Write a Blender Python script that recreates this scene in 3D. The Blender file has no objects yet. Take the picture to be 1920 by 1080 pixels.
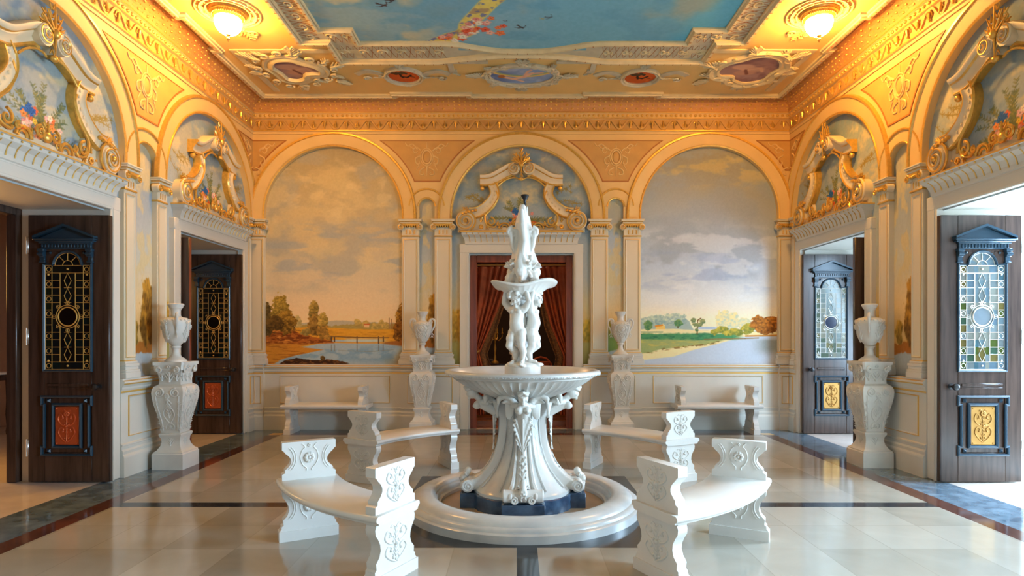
import bpy, math, random
import numpy as np
from mathutils import Vector, Matrix
random.seed(7)
PI = math.pi
S = bpy.context.scene
C = S.collection
XC, YC, YB = 0.07, 5.2, 9.35          # room axis, fountain depth, back wall
HW = 4.2                              # half width of the room
HL = YB - YC                          # from the middle of a side wall to its far corner
SPR, ATOP, CTOP = 3.24, 4.365, 5.05   # arch springing, arch crown, ceiling

# ------------------------------------------------------------------ materials
def srgb(r, g, b):
    f = lambda c: (c/255/12.92) if c/255 <= .04045 else ((c/255+.055)/1.055)**2.4
    return (f(r), f(g), f(b), 1)
def mat(name, col, rough=.5, metal=0, var=0, scale=6, bump=0, col2=None, spec=.5, detail=5, stretch=None):
    m = bpy.data.materials.new(name); m.use_nodes = True
    nt = m.node_tree; b = nt.nodes['Principled BSDF']
    b.inputs['Base Color'].default_value = col
    b.inputs['Roughness'].default_value = rough
    b.inputs['Metallic'].default_value = metal
    b.inputs['Specular IOR Level'].default_value = spec
    if var or bump:
        tc = nt.nodes.new('ShaderNodeTexCoord'); n = nt.nodes.new('ShaderNodeTexNoise')
        n.inputs['Scale'].default_value = scale; n.inputs['Detail'].default_value = detail
        src = tc.outputs['Object']
        if stretch:
            mp = nt.nodes.new('ShaderNodeMapping'); mp.inputs['Scale'].default_value = stretch
            nt.links.new(src, mp.inputs[0]); src = mp.outputs[0]
        nt.links.new(src, n.inputs['Vector'])
        if var:
            r = nt.nodes.new('ShaderNodeValToRGB'); mx = nt.nodes.new('ShaderNodeMix'); mx.data_type = 'RGBA'
            r.color_ramp.elements[0].position = .35; r.color_ramp.elements[1].position = .7
            c2 = col2 or tuple(c*(1-var) for c in col[:3])+(1,)
            mx.inputs[6].default_value = col; mx.inputs[7].default_value = c2
            nt.links.new(n.outputs['Fac'], r.inputs[0]); nt.links.new(r.outputs[0], mx.inputs[0])
            nt.links.new(mx.outputs[2], b.inputs['Base Color'])
        if bump:
            bp = nt.nodes.new('ShaderNodeBump'); bp.inputs['Strength'].default_value = bump; bp.inputs['Distance'].default_value = .01
            nt.links.new(n.outputs['Fac'], bp.inputs['Height']); nt.links.new(bp.outputs[0], b.inputs['Normal'])
    return m
def attr_mat(name, rough=.6, spec=.3):
    m = bpy.data.materials.new(name); m.use_nodes = True
    nt = m.node_tree; b = nt.nodes['Principled BSDF']
    a = nt.nodes.new('ShaderNodeAttribute'); a.attribute_name = 'paint'
    nt.links.new(a.outputs['Color'], b.inputs['Base Color'])
    b.inputs['Roughness'].default_value = rough; b.inputs['Specular IOR Level'].default_value = spec
    return m
M = {}
M['marble'] = mat('white_marble', (.76, .73, .67, 1), .25, var=.10, scale=3, detail=8, bump=.03)
M['marble_rough'] = mat('carved_marble', (.72, .69, .62, 1), .42, var=.12, scale=5, detail=8, bump=.06)
M['marble_pool'] = mat('veined_marble', (.70, .68, .62, 1), .22, var=.35, scale=3.5, col2=(.50, .50, .48, 1), detail=11, bump=.02)
M['statue'] = mat('statue_marble', (.80, .77, .70, 1), .35, var=.06, scale=4)
M['pool_floor'] = mat('pool_stone', (.46, .33, .20, 1), .35, var=.3, scale=5)
M['blue_marble'] = mat('blue_black_marble', (.022, .045, .085, 1), .10, var=1, scale=9, col2=(.075, .13, .20, 1), detail=9)
M['cream'] = mat('cream_paint', (.76, .65, .46, 1), .5, var=.06, scale=2)
M['cream_gold'] = mat('warm_cream_paint', (.82, .66, .42, 1), .45, var=.08, scale=4)
M['arch'] = mat('arch_paint', (.82, .54, .21, 1), .5, var=.08, scale=3)
M['ochre'] = mat('ochre_paint', (.64, .35, .10, 1), .5, var=.12, scale=6)
M['ochre_deep'] = mat('deep_ochre_paint', (.62, .29, .085, 1), .55, var=.12, scale=6)
M['line'] = mat('red_ochre_line', (.42, .15, .03, 1), .5)
M['dado'] = mat('dado_paint', (.68, .64, .55, 1), .45, var=.06, scale=3)
M['gold'] = mat('gilding', (.86, .49, .10, 1), .30, metal=.55, var=.2, scale=30)
M['goldline'] = mat('gilt_line', (.78, .46, .11, 1), .35, metal=.35)
M['white_paint'] = mat('white_paint', (.70, .66, .57, 1), .5, var=.04, scale=3)
M['grey_relief'] = mat('grey_stucco', (.62, .55, .37, 1), .6, var=.15, scale=9)
M['cream_relief'] = mat('cream_stucco', (.74, .60, .33, 1), .6, var=.12, scale=9)
M['ceil'] = mat('ceiling_paint', (.86, .56, .19, 1), .6, var=.10, scale=2.5)
M['wood_dark'] = mat('dark_door_wood', (.072, .043, .032, 1), .22, var=.55, scale=3, stretch=(9, 9, .7), detail=8)
M['wood_red'] = mat('red_door_wood', (.27, .055, .022, 1), .25, var=.45, scale=3, stretch=(8, 8, .7))
M['trim_blue'] = mat('blue_black_moulding', (.018, .045, .070, 1), .25)
M['brass'] = mat('brass_panel', (.45, .23, .055, 1), .42, metal=.6)
M['copper'] = mat('copper_panel', (.65, .16, .06, 1), .38, metal=.7)
M['steel'] = mat('hinge_steel', (.8, .78, .72, 1), .3, metal=.9)
M['black'] = mat('black_metal', (.02, .02, .022, 1), .3, metal=.3)
M['curtain'] = mat('red_velvet', (.58, .115, .035, 1), .75, var=.3, scale=8)
M['curtain_dark'] = mat('patterned_velvet_border', (.10, .04, .015, 1), .8, var=.8, scale=40, col2=(.33, .13, .03, 1))
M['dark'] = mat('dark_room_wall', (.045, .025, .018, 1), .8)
M['pink'] = mat('pink_plaster', (.42, .25, .17, 1), .8, var=.1)
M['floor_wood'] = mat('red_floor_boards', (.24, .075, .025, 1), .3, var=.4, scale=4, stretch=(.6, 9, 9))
M['stone'] = mat('terrace_stone', (.80, .79, .75, 1), .5, var=.08, scale=2)
M['slate'] = mat('blue_grey_marble', (.070, .105, .140, 1), .09, var=1, scale=7, col2=(.17, .235, .29, 1), detail=8)
M['redband'] = mat('red_marble', (.115, .045, .032, 1), .10, var=.5, scale=8)
M['darkband'] = mat('black_marble', (.030, .036, .045, 1), .10, var=.6, scale=8)
M['yellowtile'] = mat('yellow_marble', (.62, .36, .10, 1), .1, var=.3, scale=8)
M['threshold'] = mat('threshold_marble', (.70, .60, .52, 1), .12, var=.12, scale=5)
M['mural'] = attr_mat('mural_paint', .65, .2)
M['fabric_pic'] = mat('old_photograph', (.75, .48, .12, 1), .5, var=.5, scale=60)
def floor_mat():
    m = bpy.data.materials.new('white_marble_tiles'); m.use_nodes = True
    nt = m.node_tree; N = nt.nodes; L = nt.links; b = N['Principled BSDF']
    tc = N.new('ShaderNodeTexCoord'); sp = N.new('ShaderNodeSeparateXYZ'); L.new(tc.outputs['Object'], sp.inputs[0])
    def mt(op, a, bb=None, cl=False):
        n = N.new('ShaderNodeMath'); n.operation = op; n.use_clamp = cl
        for i, x in enumerate((a, bb)):
            if x is None: continue
            if isinstance(x, (int, float)): n.inputs[i].default_value = x
            else: L.new(x, n.inputs[i])
        return n.outputs[0]
    d = []; cell = []
    for ax, off in (('X', -XC), ('Y', -YC+1.07)):
        s = mt('DIVIDE', mt('ADD', sp.outputs[ax], off+50), .5)
        fr = mt('FRACT', s); cell.append(mt('FLOOR', s))
        d.append(mt('MINIMUM', fr, mt('SUBTRACT', 1, fr)))
    joint = mt('LESS_THAN', mt('MINIMUM', d[0], d[1]), .007)
    cb = N.new('ShaderNodeCombineXYZ'); L.new(cell[0], cb.inputs[0]); L.new(cell[1], cb.inputs[1])
    wn = N.new('ShaderNodeTexWhiteNoise'); wn.noise_dimensions = '3D'; L.new(cb.outputs[0], wn.inputs['Vector'])
    no = N.new('ShaderNodeTexNoise'); no.inputs['Scale'].default_value = 2.2; no.inputs['Detail'].default_value = 8; no.inputs['Distortion'].default_value = 1.2
    L.new(tc.outputs['Object'], no.inputs['Vector'])
    f = mt('ADD', mt('MULTIPLY', wn.outputs['Value'], .55), mt('MULTIPLY', no.outputs['Fac'], .6))
    r = N.new('ShaderNodeValToRGB'); r.color_ramp.elements[0].position = .2; r.color_ramp.elements[1].position = .95
    r.color_ramp.elements[0].color = (.31, .275, .215, 1); r.color_ramp.elements[1].color = (.45, .41, .335, 1)
    L.new(f, r.inputs[0])
    mx = N.new('ShaderNodeMix'); mx.data_type = 'RGBA'; mx.inputs[7].default_value = (.30, .26, .20, 1)
    L.new(mt('MULTIPLY', joint, .7), mx.inputs[0]); L.new(r.outputs[0], mx.inputs[6]); L.new(mx.outputs[2], b.inputs['Base Color'])
    b.inputs['Roughness'].default_value = .11; b.inputs['Specular IOR Level'].default_value = .6
    return m
M['tile'] = floor_mat()
def glass_mat():
    m = bpy.data.materials.new('stained_glass'); m.use_nodes = True
    nt = m.node_tree; N = nt.nodes; L = nt.links; b = N['Principled BSDF']; out = N['Material Output']
    a = N.new('ShaderNodeAttribute'); a.attribute_name = 'paint'
    L.new(a.outputs['Color'], b.inputs['Base Color']); b.inputs['Roughness'].default_value = .12
    t = N.new('ShaderNodeBsdfTranslucent'); L.new(a.outputs['Color'], t.inputs['Color'])
    mx = N.new('ShaderNodeMixShader'); mx.inputs[0].default_value = .55
    L.new(b.outputs[0], mx.inputs[1]); L.new(t.outputs[0], mx.inputs[2]); L.new(mx.outputs[0], out.inputs[0])
    return m
M['glass'] = glass_mat()
def emit_mat(name, col, st):
    m = bpy.data.materials.new(name); m.use_nodes = True
    b = m.node_tree.nodes['Principled BSDF']
    b.inputs['Base Color'].default_value = (.9, .9, .85, 1)
    b.inputs['Emission Color'].default_value = col; b.inputs['Emission Strength'].default_value = st
    return m
M['globe'] = emit_mat('lit_glass_globe', (1, .50, .11, 1), 270)

# ------------------------------------------------------------------ mesh builder
class MB:
    def __init__(s): s.v = []; s.f = []; s.m = []; s.c = 0
    def mat(s, i): s.c = i; return s
    def add(s, vs, fs, mi=None):
        o = len(s.v); s.v.extend([tuple(p) for p in vs])
        mi = s.c if mi is None else mi
        for f in fs: s.f.append([i+o for i in f]); s.m.append(mi)
        return s
    def box(s, x0, x1, y0, y1, z0, z1, mi=None):
        v = [(x, y, z) for z in (z0, z1) for y in (y0, y1) for x in (x0, x1)]
        return s.add(v, [(0, 2, 3, 1), (4, 5, 7, 6), (0, 1, 5, 4), (2, 6, 7, 3), (0, 4, 6, 2), (1, 3, 7, 5)], mi)
    def cbox(s, x0, x1, y0, y1, z0, z1, b=.006, mi=None):     # chamfered box
        v = []; 
        for (zz, i) in ((z0, b), (z0+b, 0), (z1-b, 0), (z1, b)):
            for (px, py) in ((x0+i, y0+b), (x0+b, y0+i), (x1-b, y0+i), (x1-i, y0+b), (x1-i, y1-b), (x1-b, y1-i), (x0+b, y1-i), (x0+i, y1-b)):
                v.append((px, py, zz))
        f = [tuple(range(7, -1, -1)), tuple(range(24, 32))]
        for k in range(3):
            for j in range(8): f.append((k*8+j, k*8+(j+1) % 8, k*8+8+(j+1) % 8, k*8+8+j))
        return s.add(v, f, mi)
    def lathe(s, prof, n=32, c=(0, 0, 0), mod=None, a0=0, mi=None):
        v = []; f = []; k = len(prof)
        for i in range(n):
            t = a0+2*PI*i/n
            for j, (r, z) in enumerate(prof):
                q = mod(t, r, z) if mod else (r, z)
                v.append((c[0]+q[0]*math.cos(t), c[1]+q[0]*math.sin(t), c[2]+q[1]))
        for i in range(n):
            for j in range(k-1):
                a, b = i*k+j, ((i+1) % n)*k+j
                f.append((a, b, b+1, a+1))
        s.add(v, f, mi)
        if prof[0][0] > 1e-6: s.add([v[i*k] for i in range(n)], [tuple(range(n-1, -1, -1))], mi)
        if prof[-1][0] > 1e-6: s.add([v[i*k+k-1] for i in range(n)], [tuple(range(n))], mi)
        return s
    def tube(s, path, r, n=8, closed=False, mi=None):
        P = [Vector(p) for p in path]; k = len(P); v = []; f = []; up = None
        for i, p in enumerate(P):
            t = (P[(i+1) % k]-P[i-1]) if closed else (P[min(i+1, k-1)]-P[max(i-1, 0)])
            if t.length < 1e-9: t = Vector((0, 0, 1))
            t.normalize()
            if up is None: up = t.orthogonal().normalized()
            up = (up-t*up.dot(t))
            if up.length < 1e-6: up = t.orthogonal()
            up.normalize(); b = t.cross(up)
            rr = r(i/(k-1)) if callable(r) else (r[i] if isinstance(r, (list, tuple)) else r)
            for j in range(n):
                a = 2*PI*j/n; v.append(p+up*math.cos(a)*rr+b*math.sin(a)*rr)
        for i in range(k if closed else k-1):
            for j in range(n):
                a, b2 = i*n, ((i+1) % k)*n
                f.append((a+j, a+(j+1) % n, b2+(j+1) % n, b2+j))
        if not closed: f += [tuple(range(n-1, -1, -1)), tuple((k-1)*n+j for j in range(n))]
        return s.add(v, f, mi)
    def ball(s, c, r, n=10, m=7, R=None, mi=None):
        rx, ry, rz = (r, r, r) if isinstance(r, (int, float)) else r
        v = []; f = []
        for i in range(1, m):
            p = PI*i/m
            for j in range(n):
                t = 2*PI*j/n; v.append(Vector((rx*math.sin(p)*math.cos(t), ry*math.sin(p)*math.sin(t), rz*math.cos(p))))
        v += [Vector((0, 0, rz)), Vector((0, 0, -rz))]
        for i in range(m-2):
            for j in range(n): f.append((i*n+j, (i+1)*n+j, (i+1)*n+(j+1) % n, i*n+(j+1) % n))
        a, b = len(v)-2, len(v)-1
        for j in range(n): f += [(a, j, (j+1) % n), (b, (m-2)*n+(j+1) % n, (m-2)*n+j)]
        c = Vector(c)
        return s.add([c+(R @ p if R else p) for p in v], f, mi)
    def cap(s, a, b, ra, rb, n=10, mi=None):                   # tapered limb with round ends
        s.ball(a, ra, n, 7, mi=mi); s.ball(b, rb, n, 7, mi=mi)
        return s.tube([a, b], [ra*.98, rb*.98], n, mi=mi)
    def chain(s, pts, rs, n=10, mi=None):
        for i in range(len(pts)-1): s.cap(pts[i], pts[i+1], rs[i], rs[i+1], n, mi)
        return s
    def prism(s, poly, f, d0, d1, mi=None):                    # poly in (u,v); f maps (u,v,d) to space
        n = len(poly)
        v = [f(u, w, d0) for u, w in poly]+[f(u, w, d1) for u, w in poly]
        fs = [tuple(range(n-1, -1, -1)), tuple(range(n, 2*n))]+[(i, (i+1) % n, n+(i+1) % n, n+i) for i in range(n)]
        return s.add(v, fs, mi)
    def ribbon(s, path, prof, f, closed=False, sc=None, mis=None, caps=True):
        """path in (u,v); prof [(offset to the path's left, out)] ; f maps (u,v,out)."""
        k = len(path); n = len(prof); v = []; fs = []; ms = []
        for i in range(k):
            if closed: a, b = path[i-1], path[(i+1) % k]
            else: a, b = path[max(i-1, 0)], path[min(i+1, k-1)]
            p = path[i]
            def nrm(x, y):
                dx, dy = y[0]-x[0], y[1]-x[1]; L = math.hypot(dx, dy) or 1; return (-dy/L, dx/L)
            if a == p: nx = nrm(p, b)
            elif b == p: nx = nrm(a, p)
            else:
                n1, n2 = nrm(a, p), nrm(p, b); sx, sy = n1[0]+n2[0], n1[1]+n2[1]
                q = max(.35, (sx*sx+sy*sy)/2); nx = (sx/q, sy/q)
            w = sc[i] if sc else 1
            for (o, z) in prof: v.append(f(p[0]+nx[0]*o*w, p[1]+nx[1]*o*w, z))
        for i in range(k if closed else k-1):
            for j in range(n-1):
                a, b = i*n+j, ((i+1) % k)*n+j
                fs.append((a, a+1, b+1, b)); ms.append(mis[j] if mis else s.c)
        o = len(s.v); s.v.extend([tuple(p) for p in v])
        for q, m in zip(fs, ms): s.f.append([i+o for i in q]); s.m.append(m)
        if caps and not closed:
            s.f.append([o+j for j in range(n)]); s.m.append(mis[0] if mis else s.c)
            s.f.append([o+(k-1)*n+j for j in range(n-1, -1, -1)]); s.m.append(mis[0] if mis else s.c)
        return s
    def mesh(s, name, angle=38):
        me = bpy.data.meshes.new(name); me.from_pydata(s.v, [], s.f)
        me.polygons.foreach_set('material_index', s.m)
        me.polygons.foreach_set('use_smooth', [True]*len(s.f))
        me.update(); me.validate()
        import bmesh
        b = bmesh.new(); b.from_mesh(me); bmesh.ops.recalc_face_normals(b, faces=b.faces); b.to_mesh(me); b.free()
        me.set_sharp_from_angle(angle=math.radians(angle))
        return me
    def build(s, name, mats, parent=None, loc=None, rz=0, angle=38):
        me = s.mesh(name, angle)
        for m in (mats if isinstance(mats, (list, tuple)) else [mats]): me.materials.append(M[m])
        return link(name, me, parent, loc, rz)
def link(name, me, parent=None, loc=None, rz=0):
    o = bpy.data.objects.new(name, me); C.objects.link(o); o.parent = parent
    if loc is not None: o.location = loc
    o.rotation_euler.z = rz
    return o
def tag(o, label=None, cat=None, group=None, kind=None):
    for k, v in (('label', label), ('category', cat), ('group', group), ('kind', kind)):
        if v: o[k] = v
    return o
def thing(name, label, cat, loc=(0, 0, 0), rz=0, group=None):
    o = bpy.data.objects.new(name, None); C.objects.link(o); o.location = loc; o.rotation_euler.z = rz
    o.empty_display_size = .1
    return tag(o, label, cat, group)
KIDS = {}
def dup(o, label, loc, rz=0, parent=None):
    c = o.copy(); C.objects.link(c)
    if parent is None:
        c.location = loc; c.rotation_euler.z = rz; c['label'] = label
    else: c.parent = parent
    for k in [x for x in bpy.data.objects if x.parent == o]: dup(k, None, None, 0, c)
    return c
TRIM = [0]
def trim(mb, mats, loc=(0, 0, 0), rz=0, label=None, name=None):
    TRIM[0] += 1
    o = mb.build(name or 'trim_%d' % TRIM[0], mats, None, loc, rz)
    return tag(o, label, 'trim', None, 'structure')
def fuse(mb, voxel=.006, smooth=4):                           # melt overlapping forms into one continuous skin
    me = mb.mesh('tmp'); o = bpy.data.objects.new('tmp', me); C.objects.link(o)
    r = o.modifiers.new('r', 'REMESH'); r.mode = 'VOXEL'; r.voxel_size = voxel
    if smooth:
        q = o.modifiers.new('s', 'SMOOTH'); q.factor = .5; q.iterations = smooth
    dg = bpy.context.evaluated_depsgraph_get(); dg.update()
    out = bpy.data.meshes.new_from_object(o.evaluated_get(dg))
    bpy.data.objects.remove(o); bpy.data.meshes.remove(me)
    out.polygons.foreach_set('use_smooth', [True]*len(out.polygons)); out.update()
    return out
def W(u, v, w): return (u, -w, v)                            # wall plane: along, up, out
def spiral(cx, cy, r, turns=2.2, a0=0, d=1, n=48, k=.12):
    return [(cx+r*(1-(1-k)*t)*math.cos(a0+d*2*PI*turns*t), cy+r*(1-(1-k)*t)*math.sin(a0+d*2*PI*turns*t)) for t in (i/n for i in range(n+1))]
def smoothpath(pts, n=6):                                    # Catmull-Rom
    out = []; k = len(pts)
    for i in range(k-1):
        p0, p1, p2, p3 = pts[max(i-1, 0)], pts[i], pts[i+1], pts[min(i+2, k-1)]
        for j in range(n):
            t = j/n; out.append(tuple(.5*(2*b+(c-a)*t+(2*a-5*b+4*c-d)*t*t+(3*b-a-3*c+d)*t**3) for a, b, c, d in zip(p0, p1, p2, p3)))
    return out+[tuple(pts[-1])]
def mir(p): return [(-x, y) for x, y in p]
def arc(cx, cy, r, a0, a1, n=24): return [(cx+r*math.cos(a0+(a1-a0)*i/n), cy+r*math.sin(a0+(a1-a0)*i/n)) for i in range(n+1)]
def pl(mb, path, f, r, d=0, n=6, mi=None): return mb.tube([f(u, v, d) for u, v in path], r, n, mi=mi)
def leafy(mb, f, u, v, ang, L, wd, d=.01, mi=None, n=4):      # an acanthus leaf: midrib with paired lobes
    ca, sa = math.cos(ang), math.sin(ang)
    pl(mb, [(u+ca*L*t, v+sa*L*t) for t in (0, .3, .6, 1)], f, lambda t: wd*.22*(1-.7*t), d, 6, mi)
    for i in range(n):
        t = (i+.3)/n; l = wd*(1-.55*t)
        for s in (-1, 1):
            b = ang+s*(.95-.35*t)
            p0 = (u+ca*L*t, v+sa*L*t)
            path = [(p0[0]+math.cos(b)*l*q+ca*l*.35*q*q, p0[1]+math.sin(b)*l*q+sa*l*.35*q*q) for q in (0, .5, 1)]
            pl(mb, path, f, lambda q: wd*.17*(1-.5*q), d*.8, 5, mi)
def scrollwork(mb, f, w, h, r=.006, d=.004, mi=None):         # symmetrical scrolls and leaves about u=0, v in 0..h
    for s in (-1, 1):
        def mm(p): return [(s*x*w, y*h) for x, y in p]
        pl(mb, mm(smoothpath([(.03, .02), (.22, .12), (.40, .30), (.30, .46), (.16, .40), (.22, .32)], 6)), f, r, d, 6, mi)
        pl(mb, mm(smoothpath([(.06, .50), (.28, .56), (.42, .70), (.34, .86), (.20, .80), (.26, .70)], 6)), f, r, d, 6, mi)
        pl(mb, mm(smoothpath([(.02, .92), (.12, .98), (.2, .94)], 5)), f, r*.8, d, 6, mi)
        for q in range(4):
            mb.ball(f(s*w*(.10+.09*(q % 2)), h*(.14+.2*q), d), r*1.7, 7, 5, mi=mi)
    leafy(mb, f, 0, h*.05, PI/2, h*.4, w*.16, d, mi, 4)
    leafy(mb, f, 0, h*.52, PI/2, h*.38, w*.14, d, mi, 3)
    mb.ball(f(0, h*.5, d), r*2.6, 8, 6, mi=mi)
def rosette(mb, f, u, v, R, d=.006, n=8, mi=None):
    for i in range(n):
        a = 2*PI*i/n
        c = f(u+math.cos(a)*R*.6, v+math.sin(a)*R*.6, d); mb.ball(c, R*.34, 8, 6, mi=mi)
    mb.ball(f(u, v, d*1.8), R*.30, 8, 6, mi=mi)
# ------------------------------------------------------------------ wall and ceiling paintings (vertex paint on fine grids)
def vnoise(x, y, seed):
    xi = np.floor(x).astype(np.int64); yi = np.floor(y).astype(np.int64)
    fx = x-xi; fy = y-yi; fx = fx*fx*(3-2*fx); fy = fy*fy*(3-2*fy)
    def h(a, b):
        n = (a*374761393+b*668265263+seed*974634721) & 0xffffffff
        n = ((n ^ (n >> 13))*1274126177) & 0xffffffff
        return ((n ^ (n >> 16)) & 0xffff)/65535.0
    return (h(xi, yi)*(1-fx)+h(xi+1, yi)*fx)*(1-fy)+(h(xi, yi+1)*(1-fx)+h(xi+1, yi+1)*fx)*fy
def fbm(x, y, seed, oct=4):
    s = 0; a = .5; t = 0
    for o in range(oct):
        s = s+a*vnoise(x*2**o, y*2**o, seed+o); t += a; a *= .55
    return s/t
def sstep(a, b, x):
    t = np.clip((x-a)/(b-a), 0, 1); return t*t*(3-2*t)
def over(img, m, col):
    img[:] = img*(1-m[..., None])+np.array(col, float)*m[..., None]
def mixc(t, stops):
    xs = [s[0] for s in stops]
    return np.stack([np.interp(t, xs, [s[1][k] for s in stops]) for k in range(3)], -1)
def tree(img, X, Y, cx, cy, rx, ry, dark, light, seed, fq=.16, soft=.25):
    d = ((X-cx)/rx)**2+((Y-cy)/ry)**2
    n = fbm(X*fq, Y*fq*1.3, seed, 4)
    m = sstep(0, soft, 1.05+1.5*(n-.5)-d)
    sh = np.clip(.5+1.6*(fbm(X*fq*1.7, Y*fq*2.2, seed+9, 3)-.5)-.30*(Y-cy)/ry-.2*(X-cx)/rx, 0, 1)
    col = np.array(dark, float)*(1-sh[..., None])+np.array(light, float)*sh[..., None]
    img[:] = img*(1-m[..., None])+col*m[..., None]
def seg(X, Y, x0, y0, x1, y1):
    dx, dy = x1-x0, y1-y0; L = dx*dx+dy*dy
    t = np.clip(((X-x0)*dx+(Y-y0)*dy)/L, 0, 1)
    return np.hypot(X-x0-t*dx, Y-y0-t*dy)
def line(img, X, Y, pts, w, col, a=1):
    for p, q in zip(pts[:-1], pts[1:]): over(img, a*sstep(w, w*.5, seg(X, Y, *p, *q)), col)
def below(img, X, Y, pts, col, rough=3, seed=1, fq=.1, soft=1.2, a=1):  # everything under an outline
    top = np.interp(X, [p[0] for p in pts], [p[1] for p in pts])+rough*(fbm(X*fq, X*0+Y*.02, seed, 4)-.5)
    over(img, a*sstep(-soft, soft, Y-top), col)
def clouds(img, X, Y, seed, fx, fy, lo, hi, col, a=1, y0=-1e9, y1=1e9, f=20):
    n = fbm(X*fx, Y*fy, seed, 5)
    over(img, a*sstep(lo, hi, n)*sstep(y0-f, y0+f, Y)*sstep(y1+f, y1-f, Y), col)
def grain(img, X, Y, seed, amt=14, fq=.5):
    img += ((fbm(X*fq, Y*fq, seed, 3)-.5)*amt)[..., None]
def flower(img, X, Y, x, y, r, col, seed):
    d = np.hypot(X-x, Y-y); an = np.arctan2(Y-y, X-x)
    R = r*(1+.18*np.cos(an*5+seed))
    over(img, sstep(R, R*.8, d), col)
    c = np.array(col, float)
    over(img, .7*sstep(R*.75, R*.5, d)*(np.sin(an*5+d/r*9+seed) > 0), tuple(np.minimum(c*1.25+15, 255)))
    over(img, .8*sstep(R*.3, R*.1, d), tuple(c*.6))
def bouquet(img, X, Y, cx, cy, s, rnd):
    for k in range(26):
        a = rnd.uniform(-.15, PI+.15); L = rnd.uniform(50, 135)*s
        x1, y1 = cx+math.cos(a)*L*1.15, cy-math.sin(a)*L*.95+rnd.uniform(0, 20)*s
        mx, my = (cx+x1)/2+rnd.uniform(-12, 12)*s, (cy+y1)/2-8*s
        pts = smoothpath([(cx, cy), (mx, my), (x1, y1)], 5); line(img, X, Y, pts, 1.3*s, (105, 100, 62), .8)
        for j in range(3, len(pts)):
            for q in (-1, 1):
                b = a+q*.8; p = pts[j]
                line(img, X, Y, [p, (p[0]+math.cos(b)*11*s, p[1]-math.sin(b)*9*s)], 2.4*s, rnd.choice([(110, 112, 66), (134, 124, 66), (88, 100, 74)]), .8)
    cols = [(205, 150, 140), (214, 168, 150), (196, 96, 52), (210, 120, 60), (40, 88, 140), (215, 165, 60), (190, 120, 110), (222, 190, 160), (205, 90, 50)]
    for k in range(30):
        a = rnd.uniform(0, 2*PI); L = rnd.random()**.6*46*s
        flower(img, X, Y, cx+math.cos(a)*L*1.5, cy-math.sin(a)*L*.8-16*s, rnd.uniform(7, 12)*s, cols[k % len(cols)], k)
    for (dx, dy) in ((-34, -54), (-22, -46), (-28, -38), (-40, -46)): flower(img, X, Y, cx+dx*s, cy+dy*s, 9*s, (38, 84, 138), dx)
def paint_mesh(name, us, vs, fn, wdt=.006, keep=None, gain=1.14):
    U, V = np.meshgrid(us, vs)
    img = np.clip(fn(U, V)*gain, 3, 250)/255
    lin = np.where(img <= .04045, img/12.92, ((img+.055)/1.055)**2.4)
    n, k = len(us), len(vs)
    co = np.stack([U, np.full_like(U, -wdt), V], -1).reshape(-1, 3)
    idx = np.arange(n*k).reshape(k, n)
    q = np.stack([idx[:-1, :-1], idx[:-1, 1:], idx[1:, 1:], idx[1:, :-1]], -1).reshape(-1, 4)
    if keep is not None:
        cu = (U[:-1, :-1]+U[1:, 1:])/2; cv = (V[:-1, :-1]+V[1:, 1:])/2
        q = q[keep(cu, cv).reshape(-1)]
    me = bpy.data.meshes.new(name)
    me.vertices.add(n*k); me.vertices.foreach_set('co', co.ravel())
    me.loops.add(len(q)*4); me.loops.foreach_set('vertex_index', q.ravel().astype(np.int32))
    me.polygons.add(len(q)); me.polygons.foreach_set('loop_start', np.arange(0, len(q)*4, 4, dtype=np.int32))
    me.update(); me.validate()
    a = me.color_attributes.new('paint', 'FLOAT_COLOR', 'POINT')
    a.data.foreach_set('color', np.concatenate([lin, np.ones(lin.shape[:2]+(1,))], -1).reshape(-1).astype(np.float32))
    me.materials.append(M['mural'])
    return me
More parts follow.
